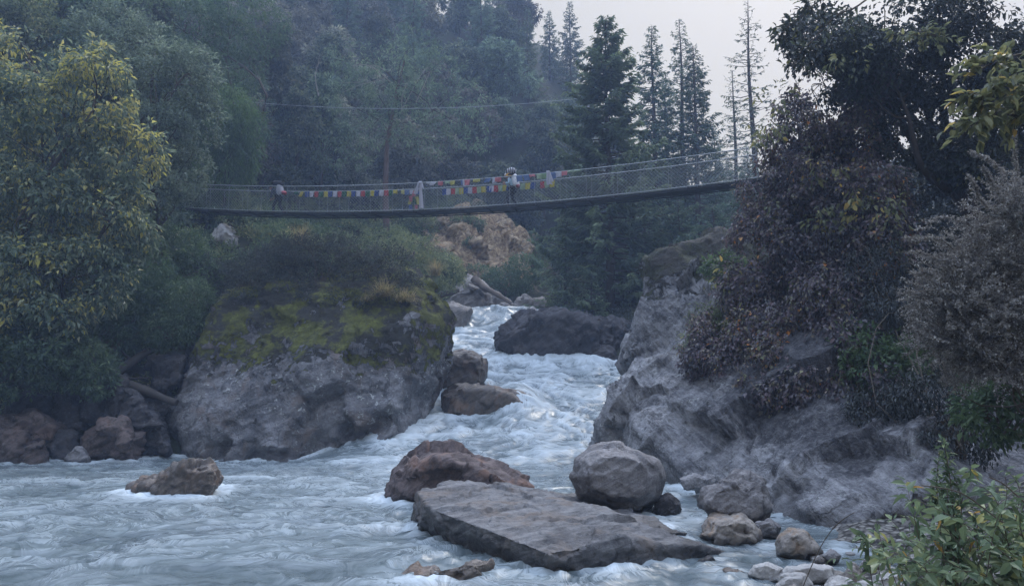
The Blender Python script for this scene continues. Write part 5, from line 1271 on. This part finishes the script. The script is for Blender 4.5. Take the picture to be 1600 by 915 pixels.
# --- conifers
def conifer_mesh(H, R0, seed, dens=1., bare=.08, droop=.28, power=.75, tint=.45, tw=.5, tip_bare=0.):
    rng = np.random.default_rng(seed); wd = MB(); nd = MB()
    t = np.linspace(0, 1, 16); tr = np.stack([.02 * H * pnoise(np.stack([t * 2, 0 * t + seed, 0 * t], 1)) * t, .02 * H * pnoise(np.stack([t * 2, 0 * t + seed + 7, 0 * t], 1)) * t, H * t - .3], 1)
    tube(wd, tr, np.interp(t, [0, 1], [H * .014 + .05, .02]), 8)
    z = bare * H; br = MB()
    while z < H * .985:
        k = z / H; nb = rng.integers(3, 6); Lb = R0 * (1 - k) ** power * (1 if k > bare + .06 else .75) + .12
        a0 = rng.uniform(0, 6.28)
        for q in range(nb):
            if rng.random() > dens * 1.15: continue
            a = a0 + q * 6.28 / nb + rng.normal() * .25; L = Lb * rng.uniform(.55, 1.15)
            o = np.array([np.interp(z, tr[:, 2], tr[:, 0]), np.interp(z, tr[:, 2], tr[:, 1]), z]); d = np.array([math.cos(a), math.sin(a), 0])
            n = 7; s = np.linspace(0, 1, n); el = (.35 * k - droop * (1 - k * .6))
            p = o + d * (L * s)[:, None] + UPV * (L * (el * s + .16 * s ** 3 - .02))[:, None] + .05 * L * rng.normal(size=(n, 3)) * s[:, None]
            tube(br, p, np.linspace(.012 + .012 * L, .006, n), 4, cap=False)
            m = max(int(L / .10 * 2 * dens), 4); f = rng.uniform(.18 + .2 * tip_bare, 1, m) ** .8
            c = np.stack([np.interp(f, s, p[:, j]) for j in range(3)], 1); side = np.cross(d, UPV) * np.where(rng.random(m) < .5, 1, -1)[:, None]
            dd = norm(d * .7 + side * rng.uniform(.3, 1.1, (m, 1)) + .25 * rng.normal(size=(m, 3)) - UPV * rng.uniform(.1, .55, (m, 1)))
            ln = tw * (1.1 - .55 * f) * rng.uniform(.6, 1.2, m) * min(1, .45 + L / 3)
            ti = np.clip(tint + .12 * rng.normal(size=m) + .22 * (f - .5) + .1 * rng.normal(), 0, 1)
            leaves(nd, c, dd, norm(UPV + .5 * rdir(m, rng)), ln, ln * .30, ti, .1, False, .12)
        z += rng.uniform(.22, .40) * (1.15 - .5 * k) * (H / 18) ** .3
    return wd, br, nd
def conifer(px, Y, top, R0, label, seed, name='conifer_tree', cat='tree', group='conifers beyond the bridge', mat='needle', zb=None, **kw):
    b = gpx(px, Y); tp = at(px, top, Y); H = tp[2] - b[2]
    wd, br, nd = conifer_mesh(H, R0, seed, **kw)
    root = empty(name, b, label, cat, group)
    for m_, n_, mt in ((wd, 'trunk', 'bark'), (br, 'branches', 'bark'), (nd, 'crown', mat)):
        m_.v = [v + b for v in m_.v]; m_.obj(n_, M[mt], root, smooth=n_ != 'crown')
    return root
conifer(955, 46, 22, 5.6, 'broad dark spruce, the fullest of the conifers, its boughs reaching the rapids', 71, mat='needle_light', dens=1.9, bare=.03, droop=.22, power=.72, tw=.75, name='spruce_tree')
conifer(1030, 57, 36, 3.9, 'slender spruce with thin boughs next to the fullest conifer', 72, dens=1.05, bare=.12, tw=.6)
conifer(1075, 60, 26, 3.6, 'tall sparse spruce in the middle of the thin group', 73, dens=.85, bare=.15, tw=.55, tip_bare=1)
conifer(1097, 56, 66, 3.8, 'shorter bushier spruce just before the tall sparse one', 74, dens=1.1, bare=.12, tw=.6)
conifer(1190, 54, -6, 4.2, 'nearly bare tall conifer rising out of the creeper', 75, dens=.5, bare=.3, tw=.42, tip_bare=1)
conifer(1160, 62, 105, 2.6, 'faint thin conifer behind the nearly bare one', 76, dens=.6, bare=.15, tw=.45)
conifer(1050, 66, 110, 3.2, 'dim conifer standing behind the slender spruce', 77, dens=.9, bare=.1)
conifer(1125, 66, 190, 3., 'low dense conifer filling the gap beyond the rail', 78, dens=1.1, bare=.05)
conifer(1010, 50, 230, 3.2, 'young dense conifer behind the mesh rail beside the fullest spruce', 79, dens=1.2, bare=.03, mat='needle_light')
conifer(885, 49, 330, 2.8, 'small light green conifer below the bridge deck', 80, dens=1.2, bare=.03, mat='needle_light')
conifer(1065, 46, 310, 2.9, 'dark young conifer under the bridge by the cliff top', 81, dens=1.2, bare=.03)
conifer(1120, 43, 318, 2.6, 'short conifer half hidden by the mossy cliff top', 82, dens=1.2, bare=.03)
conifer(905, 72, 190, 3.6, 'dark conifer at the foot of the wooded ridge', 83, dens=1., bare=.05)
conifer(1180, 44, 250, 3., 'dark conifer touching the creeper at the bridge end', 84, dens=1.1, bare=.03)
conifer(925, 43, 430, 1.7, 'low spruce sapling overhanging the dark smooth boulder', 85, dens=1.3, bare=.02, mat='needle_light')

# --- pine with pale dead boughs in front of the wooded hill
rng = np.random.default_rng(91)
pbase = gpx(601, 56); root = empty('pine_tree', pbase, 'reddish trunked pine with pale dead boughs beyond the middle of the bridge', 'tree')
mb = MB(); tk = np.array([pbase - UPV * .3, at(602, 300, 56), at(604, 230, 56), at(612, 185, 56), at(620, 140, 56), at(632, 95, 56)])
tt = np.linspace(0, 5, 30); tc = np.stack([np.interp(tt, np.arange(6), tk[:, j]) for j in range(3)], 1); tube(mb, tc, np.linspace(.26, .06, 30), 8)
mb.obj('trunk', M['bark_red'], root, smooth=True)
pbl = [pb(560, 90, 56, 45, 22), pb(640, 75, 56, 50, 22), pb(600, 130, 55.5, 60, 22), pb(680, 110, 57, 50, 22), pb(540, 150, 56, 50, 20), pb(660, 160, 55, 55, 22), pb(720, 150, 57, 45, 22), pb(580, 200, 55, 50, 20), pb(680, 215, 55, 60, 24), pb(740, 205, 57, 40, 24), pb(540, 235, 56, 50, 20)]
mb = MB()
for b in pbl: limb(mb, tc[rng.integers(14, 28)], b[0], .07, .015, rng, .1, 9, 5)
mb.obj('branches', M['bark'], root)
mb = MB(); foliage(mb, pbl, 12000, .30, .08, tint=.5, tsd=.18, gap=.3, gsc=.6, droop=.2, shell=.4, spray=10, sprR=.6, rng=rng); mb.obj('crown', M['forest'], root)
for a_, b_ in (((627, 172), (668, 105)), ((650, 160), (672, 112)), ((628, 172), (640, 120)), ((612, 130), (560, 100)), ((606, 120), (535, 145)), ((600, 110), (575, 102)), ((498, 150), (500, 95))):
    mb = MB(); q = limb(mb, at(*a_, 54.5), at(*b_, 54.2), .05, .015, rng, .05, 9, 5)
    for k in (4, 6): limb(mb, q[k], q[k] + (q[8] - q[4]) * .5 + rng.normal(size=3) * .4, .02, .008, rng, .05, 5, 4)
    mb.obj('dead_bough', M['bark_pale'], root)

# --- wooded hillsides: every tree its own object, a few kinds of tree copied
def forest_proto(kind, seed):
    rng = np.random.default_rng(seed); wd, cr = MB(), MB()
    if kind in ('bushy', 'brown', 'tall'):
        H, Rr, nb = {'bushy': (7.5, 3.2, 16), 'brown': (8.5, 3.0, 13), 'tall': (11.5, 2.8, 18)}[kind]
        tube(wd, np.array([[0, 0, -.8], [.1, 0, H * .3], [.0, .1, H * .6], [0, 0, H * .9]]), [.2, .16, .1, .03], 6)
        bl = []
        for i in range(nb):
            a, z = rng.uniform(0, 6.28), rng.uniform(.22, .96); rr = Rr * math.sin(min(1, .25 + z * .85) * math.pi) ** .6 * rng.uniform(.45, .85)
            c = np.array([math.cos(a) * rr, math.sin(a) * rr, z * H]); s = rng.uniform(.75, 1.3) * Rr * .36
            bl.append((c, np.array([s, s, s * .75]))); limb(wd, [0, 0, z * H * .6], c, .06, .015, rng, .08, 6, 4)
        foliage(cr, bl, {'bushy': 8500, 'brown': 6500, 'tall': 8500}[kind], .42, .2, tint=.45, tsd=.2, gap=.35, gsc=.7, droop=.3, shell=.45, spray=8, sprR=.5, rng=rng)
    else:
        a, b, c = conifer_mesh(13., 2.9, seed, 1., .08, .25, .8, .42, .6)
        wd.v, wd.q, wd.t, wd.qt, wd.tt, wd.n = a.v, a.q, a.t, a.qt, a.tt, a.n; cr = c
    return wd, cr
PROTO = {}
FK = {'bushy': ('broadleaf_tree', 'forest', 'rounded dark green tree in the hazy forest on the steep hillside'), 'brown': ('broadleaf_tree', 'forest_brown', 'thin brownish tree in the hazy forest on the steep hillside'),
      'tall': ('broadleaf_tree', 'forest', 'tall narrow green tree in the hazy forest on the steep hillside'), 'spire': ('conifer_tree', 'forest', 'dark pointed conifer in the hazy forest on the steep hillside')}
for kd in FK:
    for v_ in range(3 if kd != 'spire' else 2):
        wd, cr = forest_proto(kd, 200 + 10 * len(PROTO) + v_)
        PROTO[kd, v_] = (wd.mesh('trunk', M['bark'], True), cr.mesh('crown', M[FK[kd][1]]))
def forest_tree(kd, v_, p, s, rz, label=None, group='trees of the hillside forest'):
    root = empty(FK[kd][0], p, label or FK[kd][2], 'tree', group)
    root.scale = (s, s, s * random.uniform(.9, 1.15)); root.rotation_euler = (0, 0, rz)
    for nm, me in zip(('trunk', 'crown'), PROTO[kd, v_]):
        o = bpy.data.objects.new(nm, me); COL.objects.link(o); o.parent = root
    return root
rng = np.random.default_rng(99); placed = []
def try_forest(npts, pxr, Yr, sp, kinds, srange, cond, label=None, group='trees of the hillside forest'):
    cnt = 0
    for _ in range(npts):
        Y = math.sqrt(rng.uniform(Yr[0] ** 2, Yr[1] ** 2)); px = rng.uniform(*pxr); x = (px - 800) / F * Y
        g = g3(x, Y); X_, Y_ = px_of(g)
        if not cond(X_, Y_, Y, x): continue
        d = sp * (.8 + Y / 150)
        if any((x - a) ** 2 + (Y - b) ** 2 < d * d for a, b in placed): continue
        placed.append((x, Y)); kd = kinds[rng.integers(len(kinds))]
        v_ = rng.integers(2 if kd == 'spire' else 3)
        forest_tree(kd, int(v_), g - UPV * .3, rng.uniform(*srange), rng.uniform(0, 6.28), label(kd) if label else None, group); cnt += 1
    return cnt
hill = lambda X_, Y_, Y, x: not (Y < 67 and Y_ > 322 and X_ > 330) and not (560 < X_ < 640 and 50 < Y < 58) and X_ < 905 - max(0, (Y - 70) * .2)
n1 = try_forest(1500, (-120, 900), (50, 78), 2.7, ['bushy', 'bushy', 'brown', 'tall', 'brown'], (.6, 1.0), hill)
n2 = try_forest(1100, (100, 905), (78, 104), 3.4, ['bushy', 'tall', 'spire', 'spire', 'brown'], (.8, 1.25), hill)
n3 = try_forest(160, (-150, 300), (38, 52), 2.6, ['bushy', 'tall', 'tall'], (.6, .95), lambda X_, Y_, Y, x: Y_ < 300)
n4 = try_forest(260, (880, 1260), (66, 100), 3.0, ['spire', 'spire', 'bushy', 'tall'], (.6, .85), lambda X_, Y_, Y, x: Y_ > 300 or Y < 80,
                lambda kd: {'spire': 'dim pointed conifer in the gap beyond the tall spruces', 'bushy': 'dim rounded tree in the gap beyond the tall spruces', 'tall': 'dim narrow tree in the gap beyond the tall spruces'}[kd], 'far trees in the gap beyond the spruces')
n5 = try_forest(120, (1250, 1750), (30, 70), 3.2, ['bushy'], (.3, .45), lambda X_, Y_, Y, x: True, lambda kd: 'dark tree glimpsed through the canopy above the cliff', 'trees glimpsed behind the overhanging canopy')
print('forest', n1, n2, n3, n4, n5)

# --- undergrowth on the banks
def carpet(name, pts, n, L, W, mat, tint, hgt, rng, spray=7):
    p = pts[rng.integers(0, len(pts), n // spray)]
    m = len(p); bl = p + UPV * (hgt * rng.random(m))[:, None]
    mb = MB(); a = np.repeat(np.arange(m), spray); N = len(a); s1 = rdir(N, rng); s1[:, 2] = np.abs(s1[:, 2])
    tw = .3 * fbm(p * .45, 3)
    pos = bl[a] + s1 * rng.random((N, 1)) * L * 1.2
    leaves(mb, pos, norm(s1 + UPV * .15), norm(UPV + .6 * rdir(N, rng)), L * rng.uniform(.6, 1.3, N), W * rng.uniform(.7, 1.2, N), np.clip(tint + tw[a] + .15 * rng.normal(size=N), 0, 1), .2, False, .2)
    return tag(mb.obj(name, M[mat]), kind='stuff')
rng = np.random.default_rng(123)
def bank_pts(xr, yr, n, cond):
    x = rng.uniform(*xr, n); y = rng.uniform(*yr, n); z = ground(x, y); lv = level(x, y)
    scp = np.exp(-(((x + 2.2) / 4.6) ** 2 + ((y - 59) / 4.6) ** 2)) + .25 * pnoise(np.stack([x, y, z], 1) * .5)
    q = pnoise(np.stack([x * .6, y * .6, z * .6], 1))
    ok = (z > lv + .45) & (scp < .42) & cond(x, y, z) & (q > -.28)
    return np.stack([x, y, z], 1)[ok]
P1 = bank_pts((-34, -2), (26.5, 70), 60000, lambda x, y, z: True)
carpet('undergrowth', P1, 120000, .22, .10, 'leaf_scrub', .55, .55, rng)
P1b = bank_pts((-30, 2), (30, 66), 30000, lambda x, y, z: fbm(np.stack([x, y, z], 1) * .3, 2) > .1)
carpet('fern_undergrowth', P1b, 45000, .26, .09, 'leaf_mid', .5, .8, rng)
P2 = bank_pts((4.5, 26), (14.5, 48), 40000, lambda x, y, z: (z > 2.2))
carpet('bank_undergrowth', P2, 50000, .15, .08, 'leaf_canopy', .2, .5, rng)  # leaves darkened in colour to imitate the shade of the hollow
HAZE = 0.0017
# ------------------------------------------------------------------ light, air, camera
SKY_H, SKY_Z = (3.5, 3.35, 2.9), (17., 21., 29.)
w = bpy.data.worlds.new('World'); SC.world = w; w.use_nodes = True
nt = w.node_tree; nt.nodes.clear()
sky = nt.nodes.new('ShaderNodeTexSky'); sky.sky_type = 'NISHITA'; sky.sun_disc = False
SUN_EL, SUN_AZ = R(48), R(28)          # azimuth from +Y towards +X
sky.sun_elevation = SUN_EL; sky.sun_rotation = SUN_AZ
sky.air_density = 1.0; sky.dust_density = 6.0; sky.ozone_density = 1.5
# overcast veil: pale grey at the horizon, brighter and bluer towards the zenith
tc = nt.nodes.new('ShaderNodeTexCoord'); sx = nt.nodes.new('ShaderNodeSeparateXYZ'); nt.links.new(tc.outputs['Generated'], sx.inputs[0])
mr = nt.nodes.new('ShaderNodeMapRange'); mr.inputs[1].default_value = .5; mr.inputs[2].default_value = 1.0; nt.links.new(sx.outputs[2], mr.inputs[0])
gr = nt.nodes.new('ShaderNodeMix'); gr.data_type = 'RGBA'; nt.links.new(mr.outputs[0], gr.inputs[0])
gr.inputs[6].default_value = (*SKY_H, 1); gr.inputs[7].default_value = (*SKY_Z, 1)
hs = nt.nodes.new('ShaderNodeMix'); hs.data_type = 'RGBA'; hs.inputs[0].default_value = .86
nt.links.new(sky.outputs[0], hs.inputs[6]); nt.links.new(gr.outputs[2], hs.inputs[7])
bg = nt.nodes.new('ShaderNodeBackground'); bg.inputs[1].default_value = .1
nt.links.new(hs.outputs[2], bg.inputs[0])
ow = nt.nodes.new('ShaderNodeOutputWorld'); nt.links.new(bg.outputs[0], ow.inputs[0])
sl = bpy.data.lights.new('sun', 'SUN'); sl.energy = 1.2; sl.angle = R(20); sl.color = (1, .96, .9)
so = bpy.data.objects.new('sun', sl); COL.objects.link(so)
dv = Vector((math.sin(SUN_AZ) * math.cos(SUN_EL), math.cos(SUN_AZ) * math.cos(SUN_EL), math.sin(SUN_EL)))
so.rotation_euler = dv.to_track_quat('Z', 'Y').to_euler()

if HAZE:
    mb = MB(); box(mb, (0, 52, 60), (130, 0, 0), (0, 112, 0), (0, 0, 64.))
    k = NT('hazy_air'); k.t.links.clear()
    pv = k.n('ShaderNodeVolumePrincipled'); pv.inputs['Color'].default_value = (.49, .65, .96, 1); pv.inputs['Density'].default_value = HAZE; pv.inputs['Anisotropy'].default_value = .2
    k.l(pv.outputs[0], k.out.inputs['Volume'])
    hz = mb.obj('haze', k.m); tag(hz, kind='stuff')

cam = bpy.data.cameras.new('camera'); co = bpy.data.objects.new('camera', cam); COL.objects.link(co)
co.location = (0, 0, CZ); co.rotation_euler = (R(90) + PITCH, 0, 0)
cam.sensor_width = 36; cam.lens = F / 1600 * 36; cam.clip_start = .1; cam.clip_end = 1000
SC.camera = co
SC.view_settings.view_transform = 'Standard'; SC.view_settings.look = 'None'; SC.view_settings.exposure = 0.8; SC.view_settings.gamma = 1
SC.render.film_transparent = False
cy = SC.cycles
cy.use_denoising = True
try: cy.denoiser = 'OPENIMAGEDENOISE'; cy.denoising_input_passes = 'RGB_ALBEDO_NORMAL'; cy.denoising_prefilter = 'ACCURATE'
except Exception: pass
cy.max_bounces = 5; cy.diffuse_bounces = 3; cy.glossy_bounces = 2; cy.transmission_bounces = 2; cy.volume_bounces = 1; cy.transparent_max_bounces = 4
cy.caustics_reflective = False; cy.caustics_refractive = False
cy.use_adaptive_sampling = True; cy.adaptive_threshold = .02
SC.render.use_persistent_data = False
